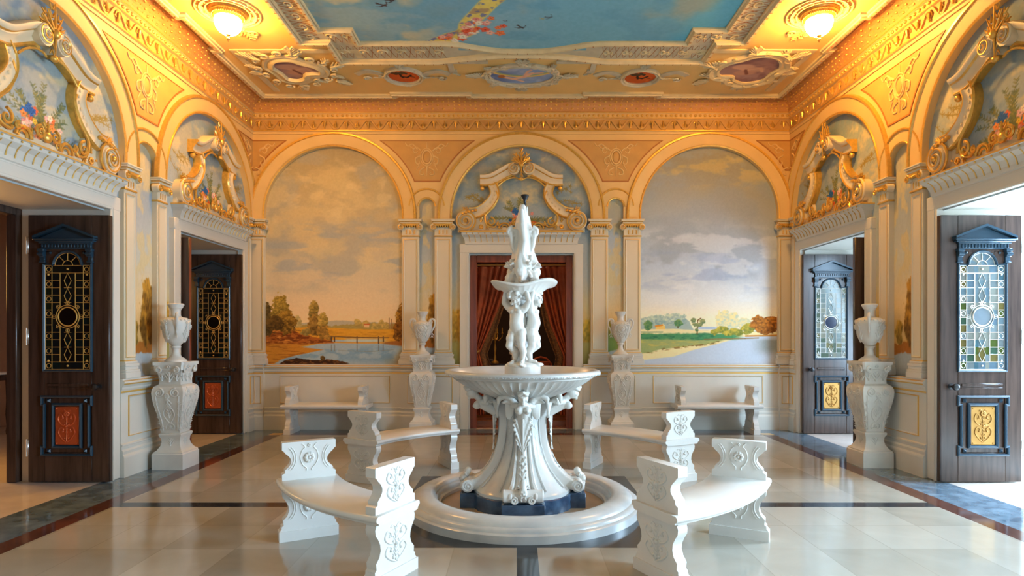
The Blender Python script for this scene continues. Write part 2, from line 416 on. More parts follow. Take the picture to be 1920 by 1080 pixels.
# -- pond landscape (painted in a frame 255 wide, x 497..752, y 277..682)
def sky_tan(img, X, Y):
    img[:] = mixc(Y, [(277, (150, 138, 108)), (340, (170, 155, 118)), (430, (178, 163, 130)), (500, (190, 176, 146)), (560, (212, 186, 146)), (606, (226, 190, 140))])
    clouds(img, X, Y, 3, .014, .022, .48, .66, (152, 152, 142), .6, 277, 540)
    clouds(img, X, Y, 15, .016, .03, .46, .66, (206, 184, 132), .45, 277, 500)
    clouds(img, X, Y, 27, .013, .05, .52, .66, (146, 152, 154), .65, 420, 520)
    clouds(img, X, Y, 44, .035, .06, .54, .72, (214, 196, 150), .35, 300, 420)
def pond(U, V):
    X = 497+255*(U+1.06)/2.12; Y = 682-(V-1.01)*120.9
    img = np.zeros(X.shape+(3,)); sky_tan(img, X, Y)
    below(img, X, Y, [(490, 606), (600, 604), (640, 601), (680, 603), (760, 605)], (172, 160, 134), 5, 5, .06)
    below(img, X, Y, [(490, 611), (560, 607), (610, 611), (650, 608), (690, 604), (720, 607), (760, 606)], (156, 134, 72), 7, 8, .25)
    tree(img, X, Y, 555, 606, 9, 16, (150, 132, 84), (200, 170, 104), 71)
    for x, h in ((668, 600), (684, 602), (712, 602), (720, 606), (700, 607)): tree(img, X, Y, x, h+5, 7, 8, (150, 126, 66), (196, 160, 84), int(x))
    line(img, X, Y, [(727, 596), (727, 616)], 1.3, (150, 110, 70)); line(img, X, Y, [(731, 598), (731, 616)], 1.2, (150, 110, 70))
    over(img, ((abs(X-685) < 5) & (abs(Y-610) < 3)).astype(float), (214, 170, 120))
    over(img, ((abs(X-685) < 6) & (abs(Y-607.5) < 1.2)).astype(float), (190, 96, 50))
    below(img, X, Y, [(490, 613), (620, 614), (660, 616), (700, 617), (760, 616)], (206, 146, 44), 2, 2, .1)
    clouds(img, X, Y, 61, .06, .3, .45, .7, (182, 122, 34), .7, 617, 700, 2)
    # water, banks
    below(img, X, Y, [(490, 660), (560, 652), (610, 640), (628, 636), (700, 640), (720, 643), (760, 646)], (150, 166, 172), 1, 3, .1)
    clouds(img, X, Y, 91, .05, .12, .40, .62, (112, 142, 164), .8, 650, 676, 8)
    over(img, .75*sstep(740, 758, X+.3*(Y-650))*sstep(650, 662, Y), (150, 116, 60))
    over(img, sstep(6, 0, np.abs(Y-638))*sstep(640, 650, X)*sstep(732, 700, X), (176, 182, 172))
    line(img, X, Y, [(618, 641), (668, 642), (716, 642)], 1.8, (196, 140, 60))
    e = np.interp(Y, [642, 646, 650, 655, 660, 665, 670, 676, 682], [622, 572, 560, 606, 582, 556, 535, 520, 512])+8*(fbm(X*.05, Y*.35, 33, 4)-.5)
    over(img, sstep(3, -3, X-e)*sstep(640, 643, Y), (186, 124, 42))
    m = sstep(3, -3, X-e)*sstep(640, 643, Y)*sstep(.48, .7, fbm(X*.06, Y*.5, 77, 4)); over(img, .8*m, (148, 88, 30))
    below_poly = np.interp(X, [490, 520, 545, 580, 620, 628], [617, 618, 619, 630, 639, 646])
    m = sstep(-1, 1, Y-below_poly-3*(fbm(X*.12, Y*.1, 12, 4)-.5))*sstep(645, 641, Y+1.5*(fbm(X*.2, Y*.2, 4, 3)-.5))*sstep(632, 620, X)
    over(img, m, (158, 88, 32)); over(img, m*sstep(.42, .62, fbm(X*.10, Y*.28, 41, 5)), (108, 54, 22)); over(img, m*sstep(.6, .75, fbm(X*.09, Y*.3, 43, 4)), (196, 126, 50))
    m = sstep(-1, 1, Y-np.interp(X, [705, 725, 752], [645, 640, 637]))*sstep(649, 645, Y-(X-740)*.12); over(img, m*sstep(706, 722, X), (150, 92, 40))
    for a, b, c, d, s in ((500, 600, 11, 34, 5), (492, 610, 14, 24, 6)): tree(img, X, Y, a, b, c, d, (62, 48, 22), (112, 88, 42), s)
    tree(img, X, Y, 524, 584, 17, 32, (96, 76, 26), (190, 152, 62), 21); tree(img, X, Y, 534, 604, 21, 22, (84, 60, 20), (176, 130, 46), 22)
    tree(img, X, Y, 512, 606, 18, 16, (64, 46, 20), (116, 84, 34), 23)
    tree(img, X, Y, 586, 584, 10, 22, (82, 70, 30), (176, 140, 62), 31); tree(img, X, Y, 588, 608, 12, 24, (84, 62, 26), (168, 124, 52), 32)
    tree(img, X, Y, 603, 602, 10, 16, (116, 96, 40), (200, 160, 74), 33); tree(img, X, Y, 604, 622, 12, 14, (104, 78, 32), (170, 124, 50), 34)
    tree(img, X, Y, 571, 622, 10, 7, (110, 92, 44), (170, 140, 70), 35); tree(img, X, Y, 614, 632, 9, 5, (130, 96, 40), (180, 130, 54), 36)
    tree(img, X, Y, 749, 602, 10, 34, (74, 48, 20), (176, 126, 42), 51); tree(img, X, Y, 748, 622, 15, 18, (66, 42, 18), (150, 100, 34), 52); tree(img, X, Y, 757, 590, 8, 30, (84, 56, 22), (150, 110, 40), 53)
    for x, y0 in ((619, 638), (625, 640), (667, 642), (707, 643), (716, 640)):
        line(img, X, Y, [(x, 631), (x, y0)], 1.5, (84, 62, 44)); line(img, X, Y, [(x, 646), (x, 657)], 1.2, (110, 104, 92), .6)
    line(img, X, Y, [(618, 630.5), (667, 632), (726, 632.5)], 1.2, (110, 80, 50))
    line(img, X, Y, [(548, 618), (562, 620)], .9, (120, 80, 40)); line(img, X, Y, [(632, 656), (690, 659), (735, 655)], .8, (130, 130, 116), .6)
    top = np.interp(X, [522, 535, 556, 575, 600, 612, 640, 660], [681, 674, 670.5, 674, 675, 673, 677, 682])+2*(fbm(X*.3, Y*.1, 6, 3)-.5)
    m = sstep(-.6, .6, Y-top)*sstep(521, 526, X)*sstep(655, 645, X); over(img, m, (54, 34, 22)); over(img, m*sstep(.5, .7, fbm(X*.2, Y*.4, 17, 3)), (104, 66, 34))
    tree(img, X, Y, 603, 671, 5, 5, (60, 44, 24), (120, 92, 44), 66, .4)
    grain(img, X, Y, 88, 12, .45); return img
def lake(U, V):
    X = 1196+260*(U+1.075)/2.15; Y = 682-(V-1.01)*120.9
    img = mixc(Y, [(277, (136, 132, 112)), (340, (140, 142, 134)), (430, (152, 162, 168)), (500, (168, 180, 192)), (560, (206, 204, 196)), (600, (232, 214, 176))])
    clouds(img, X, Y, 103, .016, .026, .47, .64, (138, 148, 156), .65, 277, 520)
    clouds(img, X, Y, 125, .02, .045, .50, .62, (180, 164, 112), .6, 277, 345)
    clouds(img, X, Y, 137, .018, .04, .5, .62, (206, 208, 206), .45, 430, 570)
    clouds(img, X, Y, 151, .012, .05, .54, .66, (134, 150, 176), .5, 470, 540)
    below(img, X, Y, [(1190, 617), (1320, 614), (1460, 612)], (222, 208, 178), 1, 5)
    below(img, X, Y, [(1190, 598), (1215, 594), (1250, 591), (1280, 594), (1292, 606), (1300, 620), (1460, 620)], (152, 168, 156), 7, 8, .2)
    tree(img, X, Y, 1225, 600, 22, 10, (124, 150, 146), (186, 194, 164), 81); tree(img, X, Y, 1262, 598, 24, 12, (134, 156, 150), (192, 198, 166), 82)
    over(img, sstep(3, 1, np.abs(Y-614.5))*sstep(1300, 1312, X)*sstep(1350, 1335, X), (150, 170, 190))
    below(img, X, Y, [(1190, 617), (1260, 616), (1310, 619), (1460, 622)], (226, 204, 150), 1, 9)
    line(img, X, Y, [(1196, 622), (1240, 622)], 1.6, (130, 152, 118))
    for x, y, rx, ry, s in ((1354, 596, 13, 17, 1), (1372, 602, 11, 18, 2), (1363, 610, 17, 9, 3), (1392, 606, 15, 10, 4), (1348, 606, 8, 14, 7)): tree(img, X, Y, x, y, rx, ry, (176, 186, 166), (226, 204, 140), 90+s)
    below(img, X, Y, [(1190, 676), (1260, 668), (1300, 655), (1340, 645), (1390, 631), (1460, 628)], (176, 186, 196), 1, 3)
    # land
    lo = np.interp(X, [1196, 1240, 1280, 1330, 1352, 1360], [664, 655, 650, 644, 640, 638])+5*(fbm(X*.07, Y*.3, 7, 4)-.5)
    m = sstep(624, 628, Y+4*(fbm(X*.1, Y*.1, 8, 4)-.5))*sstep(1, -1, Y-lo)*sstep(1360, 1346, X); over(img, m, (146, 154, 96))
    over(img, .8*m*sstep(.45, .7, fbm(X*.05, Y*.3, 17, 4)), (186, 168, 84)); 
    m2 = sstep(623, 627, Y+5*(fbm(X*.1, Y*.1, 28, 4)-.5))*sstep(639, 633, Y-.0*X+4*(fbm(X*.06, Y*.2, 9, 4)-.5))*sstep(1396, 1370, X); over(img, m2, (72, 132, 86)); over(img, .8*m2*sstep(.5, .7, fbm(X*.09, Y*.3, 19, 4)), (46, 104, 74))
    over(img, .8*sstep(.5, .62, fbm(X*.12, Y*.4, 29, 4))*sstep(3.5, 1, np.abs(Y-lo))*sstep(1360, 1346, X), (112, 86, 40))
    line(img, X, Y, [(1318, 636), (1345, 635), (1395, 634), (1420, 633)], 1.5, (132, 104, 60), .8)
    over(img, ((abs(X-1236) < 9) & (abs(Y-613.5) < 3)).astype(float), (222, 182, 96)); over(img, sstep(.5, -.5, np.abs(X-1241)-(Y-606)*.9)*sstep(611, 610, Y)*sstep(605, 606, Y), (232, 206, 150)); line(img, X, Y, [(1227, 611), (1240, 609)], 2, (206, 132, 40))
    for x, y, rx, ry, s in ((1213, 610, 9, 9, 1), (1269, 605, 9, 7, 2)):
        line(img, X, Y, [(x, y), (x, y+9)], 1.4, (90, 80, 40)); tree(img, X, Y, x, y, rx, ry, (64, 112, 76), (128, 150, 86), 60+s)
    line(img, X, Y, [(1305, 626), (1306, 600), (1312, 596)], 1.4, (110, 84, 40))
    for x, y, rx, ry, s in ((1298, 600, 6, 5, 1), (1315, 602, 6, 5, 2), (1309, 609, 7, 4, 3), (1301, 608, 5, 4, 4), (1304, 618, 4, 3, 5)): tree(img, X, Y, x, y, rx, ry, (84, 112, 76), (160, 152, 96), 70+s, .3)
    for x, y, rx, ry, s in ((1352, 618, 12, 8, 1), (1338, 622, 9, 6, 2), (1378, 622, 15, 7, 3), (1400, 616, 13, 11, 4), (1364, 624, 12, 5, 5)): tree(img, X, Y, x, y, rx, ry, (104, 116, 50), (190, 168, 64), 40+s)
    for x, y, rx, ry, s in ((1420, 606, 15, 16, 1), (1444, 606, 16, 15, 2), (1432, 616, 22, 11, 3)): tree(img, X, Y, x, y, rx, ry, (104, 62, 24), (192, 122, 40), 50+s)
    line(img, X, Y, [(1396, 629.5), (1440, 628.5), (1460, 628)], 2, (186, 130, 60))
    over(img, .5*sstep(1400, 1440, X)*sstep(632, 640, Y)*sstep(672, 650, Y), (96, 100, 82))
    grain(img, X, Y, 98, 10, .45); return img
def niche_paint(kind):
    def fn(U, V):
        X = (U+.2)*300; Y = 682-(V-1.01)*120.9
        a, b = ((176, 162, 128), (140, 150, 158)) if kind == 0 else ((150, 150, 132), (150, 164, 176))
        img = mixc(Y, [(370, a), (440, b), (520, (176, 176, 164)), (590, (206, 176, 124)), (640, (190, 150, 84))])
        clouds(img, X, Y, 7+kind, .03, .04, .48, .62, (190, 172, 124), .7, 370, 560)
        if kind == 0:
            below(img, X, Y, [(0, 640), (120, 634)], (150, 92, 34), 10, 2, .1); below(img, X, Y, [(0, 655), (60, 650), (120, 652)], (150, 160, 164), 4, 3, .1)
            tree(img, X, Y, 92, 600, 40, 46, (84, 58, 22), (176, 128, 44), 5, .05); tree(img, X, Y, 26, 622, 22, 18, (110, 86, 34), (190, 146, 60), 6, .07)
        else:
            below(img, X, Y, [(0, 606), (120, 600)], (196, 160, 60), 10, 2, .1); below(img, X, Y, [(0, 622), (120, 626)], (104, 128, 66), 6, 3, .1); below(img, X, Y, [(0, 662), (120, 650)], (160, 170, 168), 6, 4, .1)
            tree(img, X, Y, 20, 612, 26, 14, (96, 104, 46), (176, 146, 50), 5, .07)
        grain(img, X, Y, 5, 12, .3); return img
    return fn
def lunette(seed, dark=1.0):
    rnd = random.Random(seed)
    def fn(U, V):
        X = 976+U*120.9; Y = 627-(V-1.47)*120.9
        img = mixc(Y, [(277, (118, 128, 136)), (340, (146, 148, 136)), (410, (140, 154, 162)), (520, (158, 164, 162)), (600, (196, 170, 110)), (640, (160, 130, 60)), (682, (150, 160, 160))])
        clouds(img, X, Y, seed, .022, .035, .48, .62, (188, 174, 134), .75, 270, 420)
        clouds(img, X, Y, seed+5, .03, .03, .5, .64, (104, 130, 150), .6, 270, 440)
        tree(img, X, Y, 855, 610, 14, 30, (130, 100, 36), (196, 152, 60), seed+3); tree(img, X, Y, 1100, 618, 14, 22, (120, 110, 44), (196, 160, 60), seed+4)
        below(img, X, Y, [(840, 640), (1110, 642)], (146, 138, 80), 8, seed, .2)
        for s in (-1, 1):
            for k in range(4):
                x0, y0 = 976+s*rnd.uniform(60, 85), 372+rnd.uniform(-12, 12)
                pts = smoothpath([(x0, y0), (x0+s*14, y0-4+rnd.uniform(-8, 8)), (x0+s*30, y0+rnd.uniform(-14, 8))], 4); line(img, X, Y, pts, .7, (120, 108, 60), .7)
                for p in pts[1::2]:
                    for q in (-2.4, -1.2, 0, 1.2): line(img, X, Y, [p, (p[0]+4*math.cos(q), p[1]+4*math.sin(q))], .9, (134, 116, 58), .75)
        bouquet(img, X, Y, 978, 416, .42, rnd)
        grain(img, X, Y, seed+8, 12, .45); return img*dark
    return fn
def ceiling_sky(U, V):                                       # U across, V from the middle of the room to the back
    X = U*100; Y = V*100
    img = mixc(X, [(-240, (136, 160, 160)), (-60, (124, 162, 174)), (60, (106, 160, 178)), (240, (104, 156, 174))])
    clouds(img, X, Y, 203, .011, .016, .46, .70, (150, 152, 132), .75); clouds(img, X, Y, 211, .02, .03, .5, .66, (92, 146, 170), .6)
    over(img, .75*sstep(-60, -150, X)*sstep(.47, .62, fbm(X*.016, Y*.02, 231, 5)), (192, 178, 138))
    over(img, .35*sstep(180, 212, X+.3*(Y-150)), (70, 170, 200))
    rnd = random.Random(4)
    g = smoothpath([(-112, 220), (-90, 205), (-68, 192), (-62, 172), (-48, 148), (-36, 128), (-14, 100)], 8)
    for i, p in enumerate(g): over(img, sstep(11, 8, np.hypot((X-p[0])*.9, Y-p[1])*(1.0 if i > 8 else 1.6-.07*i)), (206, 186, 96))
    m = np.min([np.hypot(X-p[0], Y-p[1]) for p in g], 0); over(img, .8*(m < 10)*sstep(.5, .6, fbm(X*.09, Y*.09, 5, 4)), (150, 124, 96)); over(img, .8*(m < 9)*sstep(.56, .62, fbm(X*.13, Y*.13, 35, 4)), (88, 96, 150))
    cols = [(196, 76, 48), (212, 150, 130), (214, 196, 170), (206, 104, 60), (196, 120, 110)]
    for k in range(34):
        p = g[min(len(g)-1, 6+k)] if k < 20 else (-42+rnd.uniform(-10, 14), 172+rnd.uniform(-16, 20))
        flower(img, X, Y, p[0]+rnd.uniform(-5, 9), p[1]+rnd.uniform(-5, 9), rnd.uniform(4, 6.5), cols[k % 5], k)
    for (x, y, s, c, q) in ((-152, 133, 8, (70, 52, 48), .5), (-141, 124, 7, (60, 50, 50), .2), (-2, 180, 7, (54, 48, 50), .8), (30, 158, 6, (76, 92, 100), .1), (22, 161, 4, (150, 140, 96), .6), (-20, 166, 3, (80, 90, 100), .3)):
        ca, sa = math.cos(q), math.sin(q); T = lambda a, b_: (x+s*(a*ca-b_*sa), y+s*(a*sa+b_*ca))
        for w_ in (smoothpath([T(.1, 0), T(-.15, .5), T(-.7, .8)], 4), smoothpath([T(.1, 0), T(.35, -.4), T(.1, -.95)], 4)):
            for n_, (p, r_) in enumerate(zip(w_[:-1], w_[1:])): line(img, X, Y, [p, r_], s*.22*(1-.1*n_), c)
        over(img, sstep(1.1, .8, np.hypot(((X-x)*ca+(Y-y)*sa)/(s*.62), (-(X-x)*sa+(Y-y)*ca)/(s*.17))), c)
        line(img, X, Y, [T(-.5, 0), T(-.95, .12)], s*.14, c); line(img, X, Y, [T(-.5, 0), T(-.95, -.12)], s*.14, c)
    grain(img, X, Y, 77, 12, .3); return img
def vignette_paint(kind):
    def fn(U, V):
        X, Y = U*100, V*100
        if kind == 'purple':
            img = mixc(Y, [(-50, (140, 104, 96)), (0, (146, 116, 112)), (50, (152, 128, 124))]); clouds(img, X, Y, 5, .04, .05, .45, .65, (116, 86, 92), .8)
            for a, b, c in ((-10, -6, (186, 150, 128)), (6, 2, (176, 140, 118)), (-2, 12, (172, 132, 112))): over(img, .8*sstep(9, 6, np.hypot((X-a)*.5, Y-b)), c)
            line(img, X, Y, [(-22, -4), (-4, 4), (14, -2), (20, 8)], 3, (182, 144, 122)); line(img, X, Y, [(-4, 4), (2, 16)], 3, (112, 72, 66))
        elif kind == 'red':
            img = np.zeros(X.shape+(3,))+np.array((188, 84, 34)); clouds(img, X, Y, 5, .08, .08, .45, .7, (206, 104, 44), .8)
            line(img, X, Y, [(-4, 2), (4, 5), (10, -2)], 2.2, (30, 26, 24)); line(img, X, Y, [(-5, -6), (-2, 6)], 2, (30, 26, 24)); line(img, X, Y, [(8, 2), (14, 4)], 1.6, (90, 60, 40))
            for k in range(9): tree(img, X, Y, -14+k*2.2, -9+(k % 3)*2-(k*.3), 3, 3, (52, 44, 34), (96, 70, 44), k, .5)
        else:
            img = mixc(X, [(-45, (96, 110, 150)), (0, (128, 146, 176)), (45, (120, 140, 172))]); clouds(img, X, Y, 5, .04, .05, .45, .65, (160, 170, 186), .8)
            line(img, X, Y, arc(0, -62, 66, 1.0, 2.2, 18), 3, (214, 176, 96)); line(img, X, Y, arc(0, -62, 63, 1.0, 2.2, 18), 2, (140, 160, 120))
            line(img, X, Y, [(-26, 6), (-12, 12), (2, 6), (14, -6)], 4, (214, 170, 140)); line(img, X, Y, [(-12, 12), (2, 20)], 2.4, (214, 170, 140)); line(img, X, Y, [(2, 6), (8, -12), (12, -16)], 2.6, (208, 160, 130)); line(img, X, Y, [(8, -4), (28, -8)], 2.4, (208, 160, 130)); over(img, sstep(6, 4, np.hypot(X+28, Y-4)), (160, 96, 50))
        return img
    return fn
# ------------------------------------------------------------------ the room shell
XL, XR = XC-HW, XC+HW
LW, RW, BW = dict(loc=(XL, YC, 0), rz=PI/2), dict(loc=(XR, YC, 0), rz=-PI/2), dict(loc=(XC, YB, 0), rz=0)
def struct(mb, name, mats, loc=(0, 0, 0), rz=0, label=None, parent=None):
    o = mb.build(name, mats, parent, loc, rz); return tag(o, label, 'room' if label else None, None, 'structure')
OPT, OPH = 2.72, .83                                         # door opening height and half width
# side walls: openings along u (left wall u = Y-YC; right wall u = YC-Y)
def side_wall(name, doors, u0, u1, loc, rz, label):
    mb = MB(); cuts = sorted(doors); a = u0
    for c in cuts:
        mb.box(a, c-OPH, 0, .82, 0, CTOP+.1); mb.box(c-OPH, c+OPH, 0, .82, OPT, CTOP+.1); a = c+OPH
    mb.box(a, u1, 0, .82, 0, CTOP+.1)
    return struct(mb, name, 'white_paint', loc, rz, label)
D2 = 2.92                                                    # rear side door centre from the middle of the side wall
side_wall('wall_left', [0, D2], -6.6, 4.15, label='left wall with two tall open doorways', **LW)
side_wall('wall_right', [3.0, 0, -D2], -4.15, 6.6, label='right wall with tall open doorways letting in daylight', **RW)
mb = MB(); mb.box(-5.1, -.80, 0, .5, 0, CTOP+.1); mb.box(.80, 5.1, 0, .5, 0, CTOP+.1); mb.box(-.8, .8, 0, .5, 2.70, CTOP+.1)
struct(mb, 'wall_back', 'white_paint', label='back wall with a curtained central doorway', **BW)
mb = MB(); mb.box(-5.1, -1.1, -.4, 0, 0, CTOP+.1); mb.box(1.1, 5.1, -.4, 0, 0, CTOP+.1); mb.box(-1.1, 1.1, -.4, 0, 3.0, CTOP+.1)
struct(mb, 'wall_front', 'cream', loc=(XC, -1.4, 0))
mb = MB(); mb.box(-HW-.9, HW+.9, -1.8, YB+.6, CTOP, CTOP+.12)
struct(mb, 'ceiling', 'ceil', loc=(XC, 0, 0), label='ochre painted ceiling with stepped stucco frames')
# floor: one slab cut into marble fields
mb = MB()
xs = sorted({-5.05, -4.2, -3.70, -3.52, -1.05, -.07, .07, 1.05, 3.52, 3.70, 4.2, 5.05}); ys = sorted({-1.8, 4.15-YC, YC-YC-1.05, -.07, .07, 1.05, 3.60, 3.78, 4.15, 4.7}|{-6.8})
def fm(x, y):
    ax, ay = abs(x), y
    if ax > 4.2 or ay > 4.15: return 5
    if ax > 3.70 or ay > 3.78: return 1
    if ax > 3.52 and ay > 3.60: return 4
    if ax > 3.52 or ay > 3.60: return 2
    if ax < 1.05 and abs(ay) < 1.05: return 3
    if ax < .07 or abs(ay) < .07: return 3
    return 0
for i in range(len(xs)-1):
    for j in range(len(ys)-1):
        mb.add([(xs[i]+XC, ys[j]+YC, 0), (xs[i+1]+XC, ys[j]+YC, 0), (xs[i+1]+XC, ys[j+1]+YC, 0), (xs[i]+XC, ys[j+1]+YC, 0)], [(0, 1, 2, 3)], fm((xs[i]+xs[i+1])/2, (ys[j]+ys[j+1])/2))
mb.mat(5).box(-5.1, 5.2, -1.8, YB+.6, -.12, -.002)
struct(mb, 'floor', ['tile', 'slate', 'redband', 'darkband', 'yellowtile', 'threshold'], label='polished marble floor with dark bands')
# ------------------------------------------------------------------ arcades
def arch_path(uc, r, s0=SPR, top=ATOP, n=40):
    zc = top-r
    return [(uc-r, s0)]+arc(uc, zc, r, PI, 0, n)+[(uc+r, s0)]
def arcade(bays, niches, u0, u1, label, loc, rz):
    mb = MB(); P = [(u0, SPR)]; al = sorted([(c, r, ATOP) for c, r in bays]+[(c, r, 3.56) for c, r in niches])
    for c, r, t in al: P += arch_path(c, r, SPR, t)
    P.append((u1, SPR)); T = 4.6; d = .06
    for a, b in zip(P[:-1], P[1:]):
        if b[0]-a[0] > 1e-6: mb.add([W(a[0], a[1], d), W(b[0], b[1], d), W(b[0], T, d), W(a[0], T, d)], [(0, 1, 2, 3)], 0)
        mb.add([W(a[0], a[1], 0), W(b[0], b[1], 0), W(b[0], b[1], d), W(a[0], a[1], d)], [(0, 1, 2, 3)], 0)
    prof = [(0, .055), (0, .078), (.022, .086), (.03, .072), (.045, .078), (.17, .078), (.182, .082), (.19, .098), (.215, .098), (.226, .06)]
    for c, r in bays: mb.ribbon(arch_path(c, r, SPR+.001), prof, W, mis=[0, 1, 1, 0, 0, 0, 1, 1, 1])
    sp = [(0, .055), (0, .07), (.016, .076), (.024, .068), (.135, .068), (.143, .084), (.16, .084), (.168, .06)]
    for c, r in niches: mb.ribbon(arc(c, 3.56-r, r, PI, 0, 24), sp, W, mis=[0, 1, 1, 0, 1, 1, 1])
    # spandrel fields with red-ochre outlines
    zc = ATOP-1.06; R = 1.36
    def field(lf, rf, z0, z1, lip=None):
        n = 16; zs = [z0+(z1-z0)*i/n for i in range(n+1)]; A = [(lf(z), z) for z in zs]; B = [(rf(z), z) for z in zs]
        for i in range(n): mb.add([W(*A[i], .0625), W(*B[i], .0625), W(*B[i+1], .0625), W(*A[i+1], .0625)], [(0, 1, 2, 3)], 2)
        out = A[::-1]+B
        mb.ribbon(out, [(-.009, .06), (-.009, .068), (.009, .068), (.009, .06)], W, closed=True, mis=[3, 3, 3])
    q = lambda z: math.sqrt(max(1e-6, R*R-(z-zc)**2))
    bs = sorted(c for c, r in bays)
    for a, b in zip(bs[:-1], bs[1:]): field(lambda z: a+q(z), lambda z: b-q(z), 3.83, 4.455)
    if u0 < bs[0]-1.2: field(lambda z: u0+.03, lambda z: max(u0+.031, bs[0]-q(z)), 4.0, 4.455)
    if u1 > bs[-1]+1.2: field(lambda z: min(u1-.031, bs[-1]+q(z)), lambda z: u1-.03, 4.0, 4.455)
    return trim(mb, ['arch', 'gold', 'ochre', 'line'], loc, rz, label)
bays = [(-2.90, 1.06), (0, 1.07), (2.90, 1.06)]
arcade(bays, [(-1.457, .12), (1.457, .12)], -4.2, 4.2, 'three ochre arches framing the back wall', **BW)
SB = [(0, 1.04), (2.885, 1.095)]
arcade(SB, [(1.415, .195)], -1.3, 4.15, 'ochre arches over the left doorways', **LW)
arcade([(-c, r) for c, r in SB], [(-1.415, .195)], -4.15, 1.3, 'ochre arches over the right doorways', **RW)
# paintings behind the arches
def lin(a, b, n): return np.linspace(a, b, n)
vv = np.concatenate([lin(1.01, 2.15, 230)[:-1], lin(2.15, 4.40, 200)])
def mural(name_mesh, us, vs, fn, loc, rz, label, keep=None):
    return tag(link('mural', paint_mesh(name_mesh, us, vs, fn, keep=keep), None, loc, rz), label, 'painting')
def local(w, u): return (w['loc'][0]+math.cos(w['rz'])*u, w['loc'][1]+math.sin(w['rz'])*u, 0)
mural('pond', lin(-1.08, 1.08, 300), vv, pond, local(BW, -2.90), 0, 'arched mural of an autumn pond with a footbridge and cloudy sky')
mural('lake', lin(-1.09, 1.09, 300), vv, lake, local(BW, 2.90), 0, 'arched mural of a lake with green meadow and grey blue sky')
nv = lin(1.01, 3.60, 230)
mural('niche_trees', lin(-.15, .15, 50), nv, niche_paint(0), local(BW, -1.457), 0, 'narrow autumn tree painting between pilasters beside the pond mural')
mural('niche_meadow', lin(-.15, .15, 50), nv, niche_paint(1), local(BW, 1.457), 0, 'narrow meadow painting between pilasters beside the lake mural')
ne = lambda z: mural
nl = paint_mesh('niche_left', lin(-.21, .21, 60), nv, niche_paint(0)); nr = paint_mesh('niche_right', lin(-.21, .21, 60), nv, niche_paint(0))
tag(link('mural', nl, None, local(LW, 1.415), LW['rz']), 'narrow blue sky and tree painting between the pilasters of the left wall', 'painting')
tag(link('mural', nr, None, local(RW, -1.415), RW['rz']), 'narrow dusky sky and tree painting between the pilasters of the right wall', 'painting')
lk = lambda h: (lambda u, v: ~((abs(u) < h) & (v < OPT)))
lv = np.concatenate([lin(1.01, 2.9, 60)[:-1], lin(2.9, 4.40, 190)])
mural('lunette_back', lin(-1.09, 1.09, 280), lv, lunette(11), local(BW, 0), 0, 'sky lunette with painted bouquet above the curtained back door', lk(.81))
lun = paint_mesh('lunette_side', lin(-1.12, 1.12, 280), lv, lunette(23), keep=lk(OPH))
for w, u, l in ((LW, 0, 'painted bouquet lunette above the nearer left doorway'), (LW, 2.885, 'painted bouquet lunette above the far left doorway'), (RW, 0, 'painted bouquet lunette above the nearer right doorway'), (RW, -2.885, 'painted bouquet lunette above the far right doorway')):
    tag(link('mural', lun, None, local(w, u), w['rz']), l, 'painting')
# ------------------------------------------------------------------ dado, skirting, door surrounds
def dado_seg(mb, u0, u1, p=0.0, panels=(), e=(1, 1)):
    prof = [(0, .0), (.065, 0), (.065, .20), (.062, .215), (.05, .235), (.052, .265), (.040, .285), (.040, .315), (.048, .32), (.048, .335), (.030, .345), (.030, .86), (.034, .865), (.034, .885), (.045, .905), (.045, .925), (.062, .95), (.07, .965), (.07, .985), (.05, .995), (.05, 1.012), (0, 1.012)]
    gl = {12: 1, 16: 1, 18: 1, 20: 1}
    n = len(prof)
    for i in range(n-1):
        a, b = prof[i], prof[i+1]
        mb.add([W(u0, a[1], a[0]+p), W(u1, a[1], a[0]+p), W(u1, b[1], b[0]+p), W(u0, b[1], b[0]+p)], [(0, 1, 2, 3)], gl.get(i, 0))
    for u in (u0, u1):
        mb.add([W(u, z, w+p if w else 0) for w, z in prof], [tuple(range(n))], 0)
    for a, b in panels:
        R = [(a, .42), (b, .42), (b, .82), (a, .82)]
        mb.ribbon(R, [(-.014, .03+p), (-.011, .040+p), (-.004, .040+p), (0, .034+p), (.010, .03+p)], W, closed=True, mis=[1, 1, 0, 0])
mb = MB()
dado_seg(mb, -3.97, -1.85, 0, [(-3.72, -2.05)]); dado_seg(mb, -4.2, -3.97, .045, [(-4.10, -4.02)]); dado_seg(mb, -1.85, -.95, .045, [(-1.74, -1.07)])
dado_seg(mb, 1.85, 3.97, 0, [(2.05, 3.72)]); dado_seg(mb, 3.97, 4.2, .045, [(4.02, 4.10)]); dado_seg(mb, .95, 1.85, .045, [(1.07, 1.74)])
tag(mb.build('baseboard_back', ['dado', 'goldline'], None, **BW), 'pale panelled dado with gilt lines along the back wall', 'trim', None, 'structure')
for w, s, nm in ((LW, 1, 'left'), (RW, -1, 'right')):
    mb = MB()
    def sg(a, b, p, pn): dado_seg(mb, min(s*a, s*b), max(s*a, s*b), p, [(min(s*x, s*y), max(s*x, s*y)) for x, y in pn])
    sg(.97, 1.88, .045, [(1.10, 1.75)]); sg(3.86, 4.15, .045, [(3.97, 4.07)]); sg(-1.9, -.97, .045, []); sg(-2.1, -1.9, 0, [])
    tag(mb.build('baseboard_'+nm, ['dado', 'goldline'], None, **w), 'panelled dado between the doorways of the %s wall' % nm, 'trim', None, 'structure')
